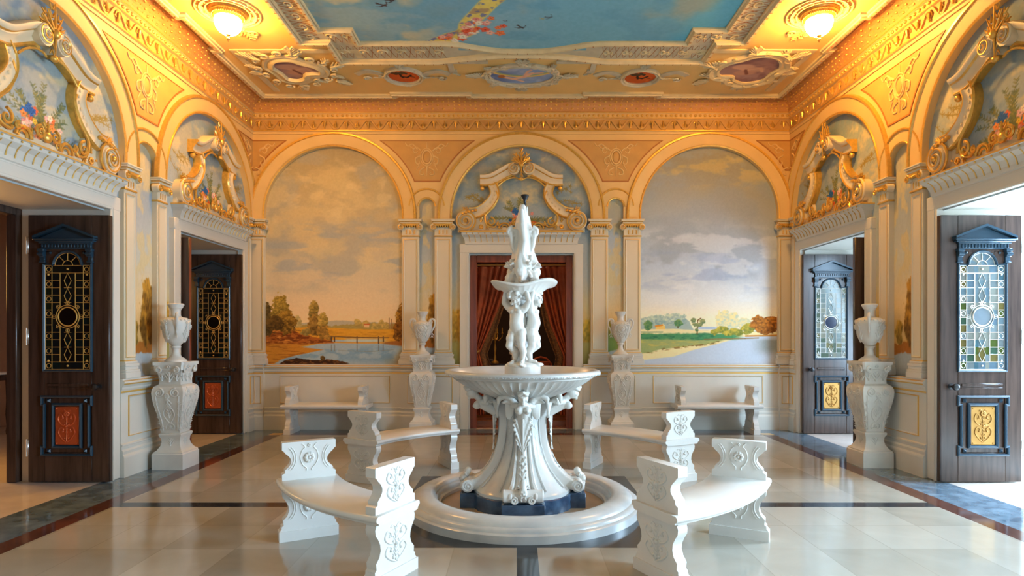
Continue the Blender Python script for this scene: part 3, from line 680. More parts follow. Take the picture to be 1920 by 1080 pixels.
def surround(half, wid, loc, rz, label):
    mb = MB(); o = half+wid; d = .072
    mb.cbox(-o, -half, -d, .01, 0, OPT+.14, .008, 0); mb.cbox(half, o, -d, .01, 0, OPT+.14, .008, 0); mb.cbox(-o-.003, o+.003, -d-.003, .01, OPT+.002, OPT+.143, .008, 0)
    mb.ribbon([(-half-.03, 0), (-half-.03, OPT+.03), (half+.03, OPT+.03), (half+.03, 0)], [(-.006, d-.01), (-.006, d+.006), (.006, d+.006), (.006, d-.01)], W, mis=[0, 0, 0])
    # fluted hood
    hp = [(.075, OPT+.13), (.09, OPT+.14), (.095, OPT+.18), (.12, OPT+.235), (.165, OPT+.272), (.17, OPT+.30), (.185, OPT+.305), (.185, OPT+.32), (0, OPT+.32)]
    for i in range(len(hp)-1):
        a, b = hp[i], hp[i+1]; sa, sb = half+a[0]*.62, half+b[0]*.62
        if i == len(hp)-2: sb = sa
        m = 1 if i == 6 else 0
        mb.add([W(-sa, a[1], a[0]), W(sa, a[1], a[0]), W(sb, b[1], b[0]), W(-sb, b[1], b[0])], [(0, 1, 2, 3)], m)
        for s in (-1, 1): mb.add([W(s*sa, a[1], 0), W(s*sa, a[1], a[0]), W(s*sb, b[1], b[0]), W(s*sb, b[1], 0)], [(0, 1, 2, 3)], m)
    mb.box(-half-.0465, half+.0465, -.079, 0, OPT+.118, OPT+.131, 0)
    n = 19
    for i in range(n):
        u = -half*.97+2*half*.97*i/(n-1)
        mb.tube([W(u, OPT+.165, .098), W(u*1.01, OPT+.215, .111), W(u*1.02, OPT+.25, .137), W(u*1.03, OPT+.266, .16)], .006, 5, mi=1)
        mb.ball(W(u*1.06, OPT+.29, .175), (.010, .008, .010), 6, 5, mi=1)
    return trim(mb, ['white_paint', 'goldline'], loc, rz, label)
surround(.81, .14, local(BW, 0), 0, 'cream door surround with gilt fluted hood around the curtained back door')
for w, u, l in ((LW, 0, 'nearer left'), (LW, D2, 'far left'), (RW, 0, 'nearer right'), (RW, -D2, 'far right')):
    surround(OPH, .14, local(w, u), w['rz'], 'door surround with gilt fluted hood around the %s doorway' % l)
# ------------------------------------------------------------------ pilasters
def pilaster(wd, label, loc, rz, half=0):
    """half: -1/+1 cuts the pilaster at a room corner on that side"""
    loc = (loc[0]+math.sin(rz)*.003, loc[1]-math.cos(rz)*.003, 0)
    t = thing('pilaster', label, 'pilaster', loc, rz, 'pilasters with scrolled capitals')
    h = wd/2; k = wd/.265
    def cut(a, b): return (a if half >= 0 else -h, b if half <= 0 else h)
    mb = MB()
    for z0, z1, e, d in ((1.012, 1.075, .045, .105), (1.075, 1.10, .038, .10), (1.10, 1.135, .022, .09), (1.135, 1.165, .03, .095), (1.165, 1.19, .012, .083)):
        a, b = cut(-h-e*k, h+e*k); mb.cbox(a, b, -d, 0, z0, z1, .004)
    mb.build('base', 'white_paint', t)
    mb = MB(); d = .065
    mb.cbox(-h, h, -d, 0, 1.19, 2.985, .004, 0)
    e = .032*k
    R = [(-h+e, 1.235), (h-e, 1.235), (h-e, 2.93), (-h+e, 2.93)]
    mb.ribbon(R, [(-.010, d), (-.008, d+.010), (-.001, d+.012), (.012*k, d+.004), (.014*k, d)], W, closed=True, mis=[0, 1, 0, 0])
    a, b = cut(-h-.003, h+.003); mb.cbox(a, b, -d-.006, 0, 1.185, 1.20, .002, 1)
    mb.build('shaft', ['cream', 'goldline'], t)
    mb = MB()
    a, b = cut(-h-.01, h+.01); mb.cbox(a, b, -.082, 0, 2.972, 2.992, .005, 1)
    mb.cbox(-h, h, -.072, 0, 2.99, 3.12, .004, 0)
    for i in (-1, 0, 1):
        mb.tube([W(i*.06*k, 3.01, .073), W(i*.06*k, 3.06, .075), W(i*.06*k, 3.075, .073)], .008*k, 6, mi=1)
        mb.tube([W((i+.5)*.06*k, 3.02, .073), W((i+.5)*.06*k, 3.095, .073)], .007*k, 6, mi=0)
    a, b = cut(-h-.035*k, h+.035*k); mb.cbox(a, b, -.10, 0, 3.135, 3.175, .008, 1)
    for i in range(-2, 3): mb.ball(W(i*.036*k, 3.128, .095), (.013*k, .02, .018), 7, 5, mi=1)
    for s in (-1, 1):
        if s == half: continue
        c = s*(h+.012*k)
        mb.lathe([(0, -.05), (.052, -.05), (.058, -.04), (.058, .042), (.05, .048), (0, .048)], 18, (0, 0, 0)) if False else None
        mb.tube([W(c, 3.122, .03), W(c, 3.122, .105)], .050*k if k > .8 else .045, 18, mi=0)
        mb.tube([W(p, q, .108) for p, q in spiral(c, 3.122, .046*min(1, k+.15), 1.9, PI/2, s, 30)], lambda t: .009*(1-.5*t), 6, mi=1)
        mb.ball(W(c, 3.122, .108), .014, 8, 6, mi=1)
    for z0, z1, e, dd, m in ((3.172, 3.195, .02, .10, 0), (3.195, 3.205, .025, .105, 1), (3.205, 3.225, .042, .118, 0), (3.225, 3.242, .05, .125, 0)):
        a, b = cut(-h-e*k, h+e*k); mb.cbox(a, b, -dd, 0, z0, z1, .003, m)
    mb.build('capital', ['cream', 'gold'], t)
    return t
BP = [(-1.71, 'cream pilaster on the right edge of the pond mural'), (-1.205, 'cream pilaster beside the curtained door on the pond side'), (1.205, 'cream pilaster beside the curtained door on the lake side'), (1.71, 'cream pilaster on the left edge of the lake mural')]
for u, l in BP: pilaster(.265, l, local(BW, u), 0)
pilaster(.235, 'half pilaster in the corner at the left edge of the pond mural', local(BW, -4.08), 0, -1)
pilaster(.235, 'half pilaster in the corner at the right edge of the lake mural', local(BW, 4.08), 0, 1)
for w, s, n in ((LW, 1, 'left'), (RW, -1, 'right')):
    pilaster(.185, 'slim pilaster beside the nearer doorway of the %s wall' % n, local(w, s*1.13), w['rz'])
    pilaster(.185, 'slim pilaster behind the urn stand by the %s wall' % n, local(w, s*1.70), w['rz'])
    pilaster(.12, 'half pilaster in the back corner of the %s wall' % n, local(w, s*3.945), w['rz'], s)
# ------------------------------------------------------------------ cornices
def cornice(u0, u1, loc, rz, label, name=None):
    mb = MB(); L = u1-u0
    prof = [(0, 4.55), (.075, 4.555), (.075, 4.585), (.095, 4.595), (.095, 4.612), (.07, 4.62), (.07, 4.775), (.095, 4.785), (.095, 4.80), (.085, 4.805), (.085, 4.86), (.105, 4.87), (.105, 4.885)]
    cove = [(.10, 4.89)]+[(.10+.20*(1-math.cos(a)), 4.89+.15*math.sin(a)) for a in (PI/2*i/8 for i in range(1, 9))]
    P = prof+cove+[(.30, CTOP)]
    for i in range(len(P)-1):
        a, b = P[i], P[i+1]
        m = 1 if 5 <= i < 6 else (0 if i < len(prof)-1 else 2)
        if i in (3, 7, 11): m = 3
        mb.add([W(u0, a[1], a[0]), W(u1, a[1], a[0]), W(u1, b[1], b[0]), W(u0, b[1], b[0])], [(0, 1, 2, 3)], m)
    n = round(L/.0745)
    for i in range(n):
        u = u0+L*(i+.5)/n
        mb.ball(W(u, 4.833, .087), (.024, .018, .020), 8, 5, mi=3)
    k = round(L/.34); st = L/k
    for i in range(k):
        c = u0+st*(i+.5)
        pts = [(c-st/2, 4.635), (c-st*.40, 4.64), (c-st*.17, 4.745), (c-st*.08, 4.762), (c+st*.08, 4.762), (c+st*.17, 4.745), (c+st*.40, 4.64), (c+st/2, 4.635)]
        mb.ribbon(smoothpath(pts, 3), [(-.016, .068), (-.012, .088), (.012, .088), (.016, .068)], W, mis=[1, 1, 1])
        for q, sg in ((c, 1), (c+st/2, -1)):
            if q > u1-.05: continue
            z = 4.695
            mb.cap(W(q, z+sg*.028, .088), W(q, z-sg*.03, .086), .020, .010, 8, 3); mb.ball(W(q, z-sg*.045, .086), .013, 7, 5, mi=3); mb.ball(W(q, z+sg*.05, .08), (.03, .012, .012), 8, 5, mi=3)
            for s in (-1, 1): mb.tube([W(q+s*.005, z+sg*.04, .084), W(q+s*.032, z+sg*.03, .084), W(q+s*.036, z-sg*.005, .08), W(q+s*.022, z-sg*.01, .08)], .006, 5, mi=3)
    n = round(L/.166)
    for r, (a, off) in enumerate(((.30, 0), (.62, .5), (.95, 0), (1.25, .5))):
        w, z = .10+.20*(1-math.cos(a)), 4.89+.15*math.sin(a)
        for i in range(n):
            u = u0+L*(i+.25+off)/n
            if u > u1-.05: continue
            mb.ball(W(u, z, w-.002), (.021, .014, .017), 8, 5, mi=3); mb.ball(W(u+.083, z, w-.002), .009, 6, 4, mi=3)
    return trim(mb, ['arch', 'ochre', 'ochre_deep', 'gold'], loc, rz, label)
cornice(-4.2, 4.2, label='gilded ochre cornice along the back wall', **BW)
cornice(-3.0, 4.15, label='gilded ochre cornice along the left wall', **LW)
cornice(-4.15, 3.0, label='gilded ochre cornice along the right wall', **RW)
# ------------------------------------------------------------------ overdoor pediments
def overdoor(label, loc, rz):
    t = thing('overdoor_pediment', label, 'pediment', (loc[0], loc[1], 0), rz, 'broken pediments over the doorways')
    legp = smoothpath([(-.455, 3.78), (-.415, 3.69), (-.418, 3.60), (-.475, 3.50), (-.565, 3.41), (-.68, 3.345), (-.80, 3.33)], 5)
    lsc = [.95+.25*i/(len(legp)-1) for i in range(len(legp))]
    armp = smoothpath([(-.635, 3.835), (-.54, 3.835), (-.44, 3.855), (-.33, 3.91), (-.24, 3.96), (-.15, 4.0), (-.07, 3.985)], 5)
    asc = [.95+.25*i/(len(armp)-1) for i in range(len(armp))]
    mb = MB()
    # ground plate behind the scrolls
    gp = [(-.98, 3.045), (-.98, 3.22), (-.90, 3.34), (-.74, 3.40), (-.60, 3.40), (-.52, 3.30), (-.50, 3.20), (-.42, 3.13), (-.2, 3.12), (0, 3.14)]
    mb.prism(gp+mir(gp)[::-1][1:], W, 0, .05, 0)
    leg = [(-.075, .0), (-.075, .085), (-.062, .10), (-.05, .085), (-.03, .078), (.03, .078), (.045, .088), (.055, .105), (.068, .108), (.078, .09), (.078, 0)]
    lm = [1, 1, 1, 0, 0, 0, 0, 1, 1, 1]
    arm = [(-.085, 0), (-.085, .08), (-.07, .09), (-.055, .08), (-.02, .085), (.01, .11), (.02, .11), (.03, .13), (.06, .15), (.075, .15), (.085, .13), (.085, 0)]
    am = [1, 1, 1, 0, 0, 0, 1, 0, 0, 0, 0]
    for s in (-1, 1):
        P = legp if s < 0 else mir(legp); A = armp if s < 0 else mir(armp)
        fl = lambda pr: pr if s < 0 else [(-o, z) for o, z in pr]
        mb.ribbon(P, fl([(-o, z) for o, z in leg][::-1]), W, sc=lsc, mis=lm[::-1]); mb.ribbon(A, fl(arm), W, sc=asc, mis=am)
        for q in range(7):                                    # bead drops down the legs
            p = P[3+q*3]; mb.ball(W(p[0], p[1], .08), (.012, .012, .018), 6, 5, mi=0)
    mb.build('frame', ['cream_gold', 'gold'], t)
    for s in (-1, 1):
        mb = MB(); c = (s*.855, 3.208)
        mb.tube([W(c[0], c[1], .0), W(c[0], c[1], .10)], .152, 36, mi=0)
        sp = spiral(c[0], c[1], .145, 2.6, PI*(.5), -s, 90, .06)
        mb.tube([W(u, v, .10+.03*i/90) for i, (u, v) in enumerate(sp)], lambda q: .022*(1-.62*q), 8, mi=0)
        mb.tube([W(u*.999, v, .115+.035*i/90) for i, (u, v) in enumerate(sp)], lambda q: .010*(1-.5*q), 6, mi=1)
        mb.ball(W(c[0], c[1], .13), .028, 10, 7, mi=1)
        mb.tube([W(u, v, .10) for u, v in arc(c[0], c[1], .150, PI/2-s*.9, PI/2+s*2.6, 26)], .013, 7, mi=1)
        leafy(mb, W, s*.80, 3.36, PI/2+s*(-1.2)+PI*(s < 0)*0, .10, .07, .10, 1, 3)
        for q in range(5): mb.ball(W(s*(.70+.05*q), 3.375-.012*q, .10), (.026, .03, .022), 8, 5, mi=1)
        mb.build('volute', ['cream_gold', 'gold'], t)
    for s in (-1, 1):
        mb = MB(); c = (s*.113, 4.005)
        mb.tube([W(*c, 0), W(*c, .15)], .09, 26, mi=0)
        sp = spiral(c[0], c[1], .082, 2.0, PI/2, -s, 56, .1)
        mb.tube([W(u, v, .15+.02*i/56) for i, (u, v) in enumerate(sp)], lambda q: .015*(1-.55*q), 7, mi=0)
        mb.tube([W(u, v, .163+.02*i/56) for i, (u, v) in enumerate(sp)], lambda q: .006*(1-.4*q), 5, mi=1)
        mb.build('scroll', ['cream_gold', 'gold'], t)
    mb = MB()
    for a, L in ((PI/2, .26), (PI/2+.5, .20), (PI/2-.5, .20), (PI/2+.95, .15), (PI/2-.95, .15)): leafy(mb, W, 0, 4.06, a, L, .075, .15, 0, 4)
    leafy(mb, W, 0, 4.06, -PI/2, .23, .06, .15, 0, 4); mb.ball(W(0, 4.06, .16), (.035, .03, .045), 10, 7); mb.ball(W(0, 3.845, .14), (.04, .03, .03), 10, 7)
    mb.build('finial', 'gold', t)
    mb = MB()                                                 # gilt shellwork along the base and inner edge
    mb.cbox(-.955, .955, -.125, 0, 3.043, 3.066, .006)
    for s in (-1, 1):
        for (u, v, r, tn, d) in ((-.09, 3.19, .055, 1.6, 1), (-.47, 3.20, .07, 1.3, -1), (-.345, 3.165, .03, 1.3, 1)):
            mb.tube([W(s*p, q, .09) for p, q in spiral(u, v, r, tn, PI/2, d, 26)], lambda q: .015*(1-.5*q), 6)
        mb.tube([W(s*u, v, .075) for u, v in smoothpath([(-.39, 3.68), (-.36, 3.58), (-.42, 3.44), (-.50, 3.36), (-.56, 3.28), (-.53, 3.16), (-.42, 3.12), (-.39, 3.15)], 6)], .014, 7)
        mb.tube([W(s*u, v, .07) for u, v in arc(-.26, 3.10, .085, PI, 0, 14)], .014, 6); mb.tube([W(s*u, v, .06) for u, v in arc(-.26, 3.10, .05, PI, 0, 14)], .011, 6)
        mb.tube([W(s*u, v, .095) for u, v in smoothpath([(-.36, 3.745), (-.28, 3.815), (-.18, 3.865), (-.08, 3.875), (-.03, 3.85)], 5)], .011, 6)
        leafy(mb, W, s*-.37, 3.74, PI/2-s*-.6, .10, .05, .09, None, 3)
        leafy(mb, W, s*-.52, 3.20, -PI/2, .10, .06, .07, None, 3); leafy(mb, W, s*-.62, 3.20, PI/2, .12, .07, .055, None, 3); leafy(mb, W, s*-.17, 3.10, PI/2, .09, .05, .07, None, 3)
        rosette(mb, W, s*-.62, 3.13, .04, .06); mb.ball(W(s*.60, 3.72, .06), .035, 8, 6)
    mb.ball(W(0, 3.17, .08), (.05, .03, .05), 10, 7); leafy(mb, W, 0, 3.18, PI/2, .12, .07, .09, None, 3)
    mb.build('shellwork', 'gold', t)
    return t
o = overdoor('gilded broken pediment over the curtained back door behind the fountain', local(BW, 0), 0)
for w, u, l in ((LW, 0, 'gilded broken pediment over the nearer left doorway'), (LW, D2, 'gilded broken pediment over the far left doorway'), (RW, 0, 'gilded broken pediment over the nearer right doorway'), (RW, -D2, 'gilded broken pediment over the far right doorway')):
    dup(o, l, local(w, u), w['rz']).scale = (.91, 1, 1)
# spandrel cartouches
def spandrel(label, loc, rz, half=0):
    t = thing('spandrel_cartouche', label, 'relief', loc, rz, 'stucco cartouches between the arches')
    mb = MB(); z = 4.20; sd = (-1, 1) if not half else (half,)
    if not half:
        mb.ball(W(0, z, .062), (.055, .018, .085), 16, 8, mi=1); mb.tube([W(u*.07, z+v*.105, .066) for u, v in arc(0, 0, 1, 0, 2*PI, 28)[:-1]], .012, 6, True, 0); mb.tube([W(u*.095, z+v*.135, .066) for u, v in arc(0, 0, 1, 0, 2*PI, 28)[:-1]], .008, 6, True, 0)
        leafy(mb, W, 0, z+.13, PI/2, .10, .06, .066, 0, 3); leafy(mb, W, 0, z-.13, -PI/2, .16, .07, .066, 0, 4)
    for s in sd:
        for path in ([(.09, .10), (.16, .15), (.21, .11), (.18, .06), (.14, .09)], [(.10, .02), (.17, -.02), (.16, -.10), (.11, -.10), (.12, -.06)], [(.14, .12), (.22, .20), (.29, .17), (.33, .22)], [(.03, -.16), (.10, -.20), (.11, -.26), (.05, -.27), (.06, -.23)]):
            mb.tube([W(s*u, z+v, .066) for u, v in smoothpath(path, 5)], lambda q: .012*(1-.4*q), 6, mi=0)
        leafy(mb, W, s*.20, z+.12, PI/2-s*.9, .10, .05, .066, 0, 3); leafy(mb, W, s*.12, z-.12, -PI/2+s*.5, .10, .05, .066, 0, 3)
        for q in range(4): mb.ball(W(s*(.1+.025*q), z-.02*q+.03, .066), .012, 7, 5, mi=0)
    mb.build('scrollwork', ['arch', 'ochre'], t)
    return t
spandrel('stucco cartouche between the pond mural arch and the door arch', local(BW, -1.457), 0)
spandrel('stucco cartouche between the lake mural arch and the door arch', local(BW, 1.457), 0)
spandrel('stucco cartouche between the two arches of the left wall', local(LW, 1.42), LW['rz'])
spandrel('stucco cartouche between the two arches of the right wall', local(RW, -1.42), RW['rz'])
spandrel('stucco half scrollwork in the corner above the pond mural', local(BW, -4.13), 0, 1)
spandrel('stucco half scrollwork in the corner above the lake mural', local(BW, 4.13), 0, -1)
spandrel('stucco half scrollwork on the left wall beside the corner', local(LW, 4.10), LW['rz'], -1)
spandrel('stucco half scrollwork on the right wall beside the corner', local(RW, -4.10), RW['rz'], 1)
# ------------------------------------------------------------------ ceiling
def Cf(u, v, d): return (XC+u, YC+v, CTOP-d)
def C0(u, v, d): return (u, v, -d)
def quad4(p):                                                # quarter outline -> closed symmetrical ring
    a = p; b = [(x, -y) for x, y in p[::-1]]; c = [(-x, -y) for x, y in p]; d = [(-x, y) for x, y in p[::-1]]
    r = a+b+c+d; out = []
    for q in r:
        if not out or math.hypot(q[0]-out[-1][0], q[1]-out[-1][1]) > 1e-4: out.append(q)
    if math.hypot(out[0][0]-out[-1][0], out[0][1]-out[-1][1]) < 1e-4: out.pop()
    return out
inner = quad4([(0, 2.37)]+smoothpath([(.25, 2.365), (.5, 2.30), (.78, 2.20)], 3)+[(.95, 2.17), (2.02, 2.17), (2.02, 1.85), (2.40, 1.85), (2.40, 0)])
outer = quad4([(0, 2.48)]+smoothpath([(.3, 2.49), (.65, 2.55), (.95, 2.63)], 3)+[(1.1, 2.66), (2.37, 2.66), (2.37, 2.14), (2.71, 2.14), (2.71, 0)])
def moulding(path, f, wd, h, mb, tick=.11):
    w = wd/2
    mb.ribbon(path, [(-w, 0), (-w, h*.6), (-w*.7, h*.75), (-w*.55, h*.55), (-w*.1, h), (w*.5, h), (w*.62, h*.6), (w, h*.5), (w, 0)], f, closed=True, mis=[0]*8)
    n = len(path)
    for i in range(n):
        a, b = path[i], path[(i+1) % n]; L = math.hypot(b[0]-a[0], b[1]-a[1]); k = int(L/tick)
        for j in range(k):
            t = (j+.5)/k; u, v = a[0]+(b[0]-a[0])*t, a[1]+(b[1]-a[1])*t
            dx, dy = (b[0]-a[0])/L, (b[1]-a[1])/L
            if YC+v < 6.2: continue
            o = len(mb.v); q = .006
            mb.add([f(u+dx*s1*q-dy*(w*.2+s2*w*.3), v+dy*s1*q+dx*(w*.2+s2*w*.3), h*zz) for zz in (.9, 1.04) for s1, s2 in ((-1, -1), (1, -1), (1, 1), (-1, 1))], [(0, 1, 2, 3), (4, 5, 6, 7), (0, 1, 5, 4), (1, 2, 6, 5), (2, 3, 7, 6), (3, 0, 4, 7)], 1)
mb = MB()
moulding(inner, Cf, .085, .055, mb); moulding(outer, Cf, .095, .06, mb)
trim(mb, ['cream_relief', 'line'], label='stepped double stucco moulding framing the painted ceiling sky')
# patterned band between the two mouldings
mb = MB(); rnd = random.Random(3)
for (a, b, c, d) in ((-2.37, -.95, 2.17, 2.66), (.95, 2.37, 2.17, 2.66), (-2.71, -2.40, -2.14, 2.14), (2.40, 2.71, -2.14, 2.14), (-2.40, -2.02, 1.85, 2.17), (2.02, 2.40, 1.85, 2.17), (-.95, .95, 2.20, 2.62)):
    if abs(a+b) > .1 or True:
        mb.add([Cf(a, c, .010), Cf(b, c, .010), Cf(b, d, .010), Cf(a, d, .010)], [(0, 1, 2, 3)], 0) if abs(a+b) > .1 else mb.add([Cf(a, 2.2, .0095), Cf(-.3, 2.37, .0095), Cf(.3, 2.37, .0095), Cf(b, 2.2, .0095), Cf(b, 2.64, .0095), Cf(.3, 2.48, .0095), Cf(-.3, 2.48, .0095), Cf(a, 2.64, .0095)], [(0, 1, 6, 7), (1, 2, 5, 6), (2, 3, 4, 5)], 0)
    if abs(a+b) < .1: continue
    w, l = b-a, d-c
    hor = w > l; L = w if hor else l; k = max(1, round(L/.24))
    for i in range(k):
        t = (i+.5)/k; u, v = (a+w*t, (c+d)/2) if hor else ((a+b)/2, c+l*t)
        if YC+v < 6.2: continue
        sg = -1 if u < 0 else 1
        mb.tube([Cf(p, q, .014) for p, q in spiral(u, v, .07, 1.1, 0 if hor else PI/2, sg, 16)], lambda q: .012*(1-.4*q), 5, mi=1)
        leafy(mb, Cf, u, v, (0 if hor else PI/2)+.7*sg, .11, .06, .014, 1, 2)
    for i in range(int(L/.08)):
        t = (i+.5)*.08
        for s in (-1, 1):
            u0, v0 = (a+t, c+l*.5-s*.16) if hor else (a+w*.5-s*.11, c+t)
            u1, v1 = (a+t+.07, c+l*.5+s*.16) if hor else (a+w*.5+s*.11, c+t+.07)
            if YC+v0 < 6.2: continue
            mb.tube([Cf(u0, v0, .010), Cf(u1, v1, .010)], .004, 4, mi=2)
trim(mb, ['grey_relief', 'cream_relief', 'line'], label='grey lattice and scroll band around the ceiling sky')
# painted sky
usk = lin(-2.42, 2.42, 380); vsk = np.concatenate([lin(-2.40, .9, 60)[:-1], lin(.9, 2.40, 170)])
me = paint_mesh('sky', usk, vsk, ceiling_sky, 0, keep=lambda u, v: (((abs(u) < 2.42) & (abs(v) < 1.87)) | ((abs(u) < 2.04) & (abs(v) < 2.19)) | ((abs(u) < .8) & (abs(v) < 2.37))))
for v in me.vertices: v.co = (v.co.x, v.co.z, 0)
me.flip_normals()
tag(link('ceiling_mural', me, None, (XC, YC, CTOP-.012)), 'painted blue sky with birds and a flower garland on the ceiling', 'painting')
# border moulding along the cove, stepping in and out
mb = MB()
def border(path, f):
    m2 = MB(); w = .05; h = .05
    m2.ribbon(path, [(-w, 0), (-w, h*.5), (-w*.6, h*.7), (-w*.5, h), (w*.45, h), (w*.55, h*.7), (w, h*.5), (w, 0)], f, mis=[0]*7)
    for a, b in zip(path[:-1], path[1:]):
        L = math.hypot(b[0]-a[0], b[1]-a[1]); k = int(L/.095)
        if L < .3: continue
        for j in range(k):
            t = (j+.5)/k; m2.ball(f(a[0]+(b[0]-a[0])*t, a[1]+(b[1]-a[1])*t, h), (.010, .010, .008), 6, 4, mi=1)
    return m2
eb, es = HL-.33, HW-.33
bp = [(-es, -2.5), (-es, 1.55), (-es+.07, 1.55), (-es+.07, 2.35), (-es, 2.35), (-es, eb), (-1.9, eb), (-1.9, eb-.07), (-.78, eb-.07), (-.78, eb), (.95, eb), (.95, eb-.07), (2.05, eb-.07), (2.05, eb), (es, eb), (es, 2.35), (es-.07, 2.35), (es-.07, 1.55), (es, 1.55), (es, -2.5)]
m2 = border(bp, Cf)
trim(m2, ['cream_relief', 'line'], label='stepped beaded moulding at the edge of the ceiling')
def cartouche(label, loc, kind, rx, ry, corner=0):
    t = thing('ceiling_cartouche', label, 'ceiling ornament', loc, 0, 'framed paintings in ceiling stucco')
    if corner: edge = [(q[0]*corner, q[1]) for q in smoothpath([(-.40, -.05), (-.34, .14), (-.30, .36), (-.08, .44), (.10, .34), (.16, .22), (.34, .20), (.42, .02), (.34, -.16), (.20, -.26), (.04, -.38), (-.18, -.36), (-.32, -.24), (-.40, -.05)], 5)[:-1]]
    else: edge = arc(0, 0, 1, 0, 2*PI, 40)[:-1]; edge = [(x*rx, y*ry) for x, y in edge]
    us = lin(-.5 if corner else -rx, .5 if corner else rx, 70); vs = lin(-.5 if corner else -ry, .5 if corner else ry, 60)
    E = np.array(edge)
    def inside(u, v):
        r = np.zeros(u.shape, bool); x0, y0 = E[-1]
        for x1, y1 in E:
            c = ((y1 > v) != (y0 > v)) & (u < (x0-x1)*(v-y1)/((y0-y1) if y0 != y1 else 1e-9)+x1); r ^= c; x0, y0 = x1, y1
        return r
    me = paint_mesh('vignette', us, vs, vignette_paint(kind), 0, keep=inside)
    for v in me.vertices: v.co = (v.co.x, v.co.z, 0)
    me.flip_normals(); link('painted_panel', me, t, (0, 0, -.012))
    mb = MB()
    cw = .12 if corner else min(.07, rx*.22)
    mb.ribbon(edge, [(-cw*.2, .008), (-cw*.25, .03), (.0, .04), (cw*.3, .022), (cw*.55, .045), (cw*.85, .05), (cw, .03), (cw*1.05, 0)] if False else [(cw*.2, .008), (cw*.25, .03), (0, .04), (-cw*.3, .022), (-cw*.55, .045), (-cw*.85, .05), (-cw, .03), (-cw*1.05, 0)], C0, closed=True)
    n = len(edge); k = 16 if corner or rx > .3 else 8
    for i in range(k):
        j = int(i*n/k); p = edge[j]; q = edge[(j+1) % n]; a = math.atan2(p[1], p[0]); tg = math.atan2(q[1]-p[1], q[0]-p[0])
        d = 1+.0; sc = 1.0 if corner or rx > .3 else .6
        u, v = p[0]+math.cos(a)*cw*.8, p[1]+math.sin(a)*cw*.8
        mb.tube([C0(x, y, .035) for x, y in spiral(u, v, .06*sc, 1.4, tg, 1 if i % 2 else -1, 18)], lambda q: .017*sc*(1-.5*q), 6)
        if i % 2 == 0: leafy(mb, C0, u, v, a+.5*(-1)**(i//2), .13*sc, .075*sc, .03, None, 3)
    if kind == 'blue':
        for s in (-1, 1):
            leafy(mb, C0, s*(rx+.10), 0, 0 if s > 0 else PI, .20, .10, .03, None, 4); leafy(mb, C0, 0, s*(ry+.06), s*PI/2, .12, .12, .03, None, 4)
            mb.ribbon([(s*.45, -.40), (s*.95, -.40), (s*.95, -.12), (s*.88, -.12)], [(-.035, 0), (-.035, .02), (.035, .02), (.035, 0)], C0)
            leafy(mb, C0, s*.95, -.10, PI/2+s*.8, .14, .05, .02, None, 3)
    elif kind == 'red':
        for s in (-1, 1):
            mb.ribbon(smoothpath([(s*.24, .02), (s*.36, -.10), (s*.50, -.14), (s*.64, -.05)], 5), [(-.04, 0), (-.04, .02), (.04, .02), (.04, 0)], C0)
            mb.tube([C0(x, y, .02) for x, y in spiral(s*.52, .06, .06, 1.3, 0, s, 16)], .013, 5); leafy(mb, C0, s*.30, .04, 0 if s > 0 else PI, .20, .04, .02, None, 3)
        leafy(mb, C0, 0, -.27, -PI/2, .10, .09, .025, None, 3)
    else:
        c = corner
        for (u, v, a, L) in ((-.40, -.34, -2.4, .2), (.45, .32, .8, .2), (.50, -.10, -.4, .22), (-.10, .48, 1.6, .16), (-.48, .10, 3.0, .14), (.10, -.46, -1.3, .16)):
            leafy(mb, C0, u*c, v, a if c > 0 else PI-a, L, .11, .03, None, 4)
        mb.ribbon([(-.55*c, .75), (-.60*c, -.50), (.95*c, -.50), (.95*c, -.32)], [(-.04, 0), (-.04, .015), (.04, .015), (.04, 0)], C0)
    mb.build('frame', 'cream_relief' if corner else 'grey_relief', t)
    return t
cartouche('scrolled cartouche with purple painting in the ceiling corner above the pond mural', (XC-3.04, 8.10, CTOP), 'purple', .5, .5, 1)
cartouche('scrolled cartouche with purple painting in the ceiling corner above the lake mural', (XC+3.06, 8.10, CTOP), 'purple', .5, .5, -1)
cartouche('oval ceiling cartouche with red ground on the pond mural side', (XC-1.63, 8.32, CTOP), 'red', .225, .215)
cartouche('oval ceiling cartouche with red ground on the lake mural side', (XC+1.64, 8.36, CTOP), 'red', .225, .215)
cartouche('large central oval ceiling cartouche with blue painting', (XC, 8.30, CTOP), 'blue', .45, .28)
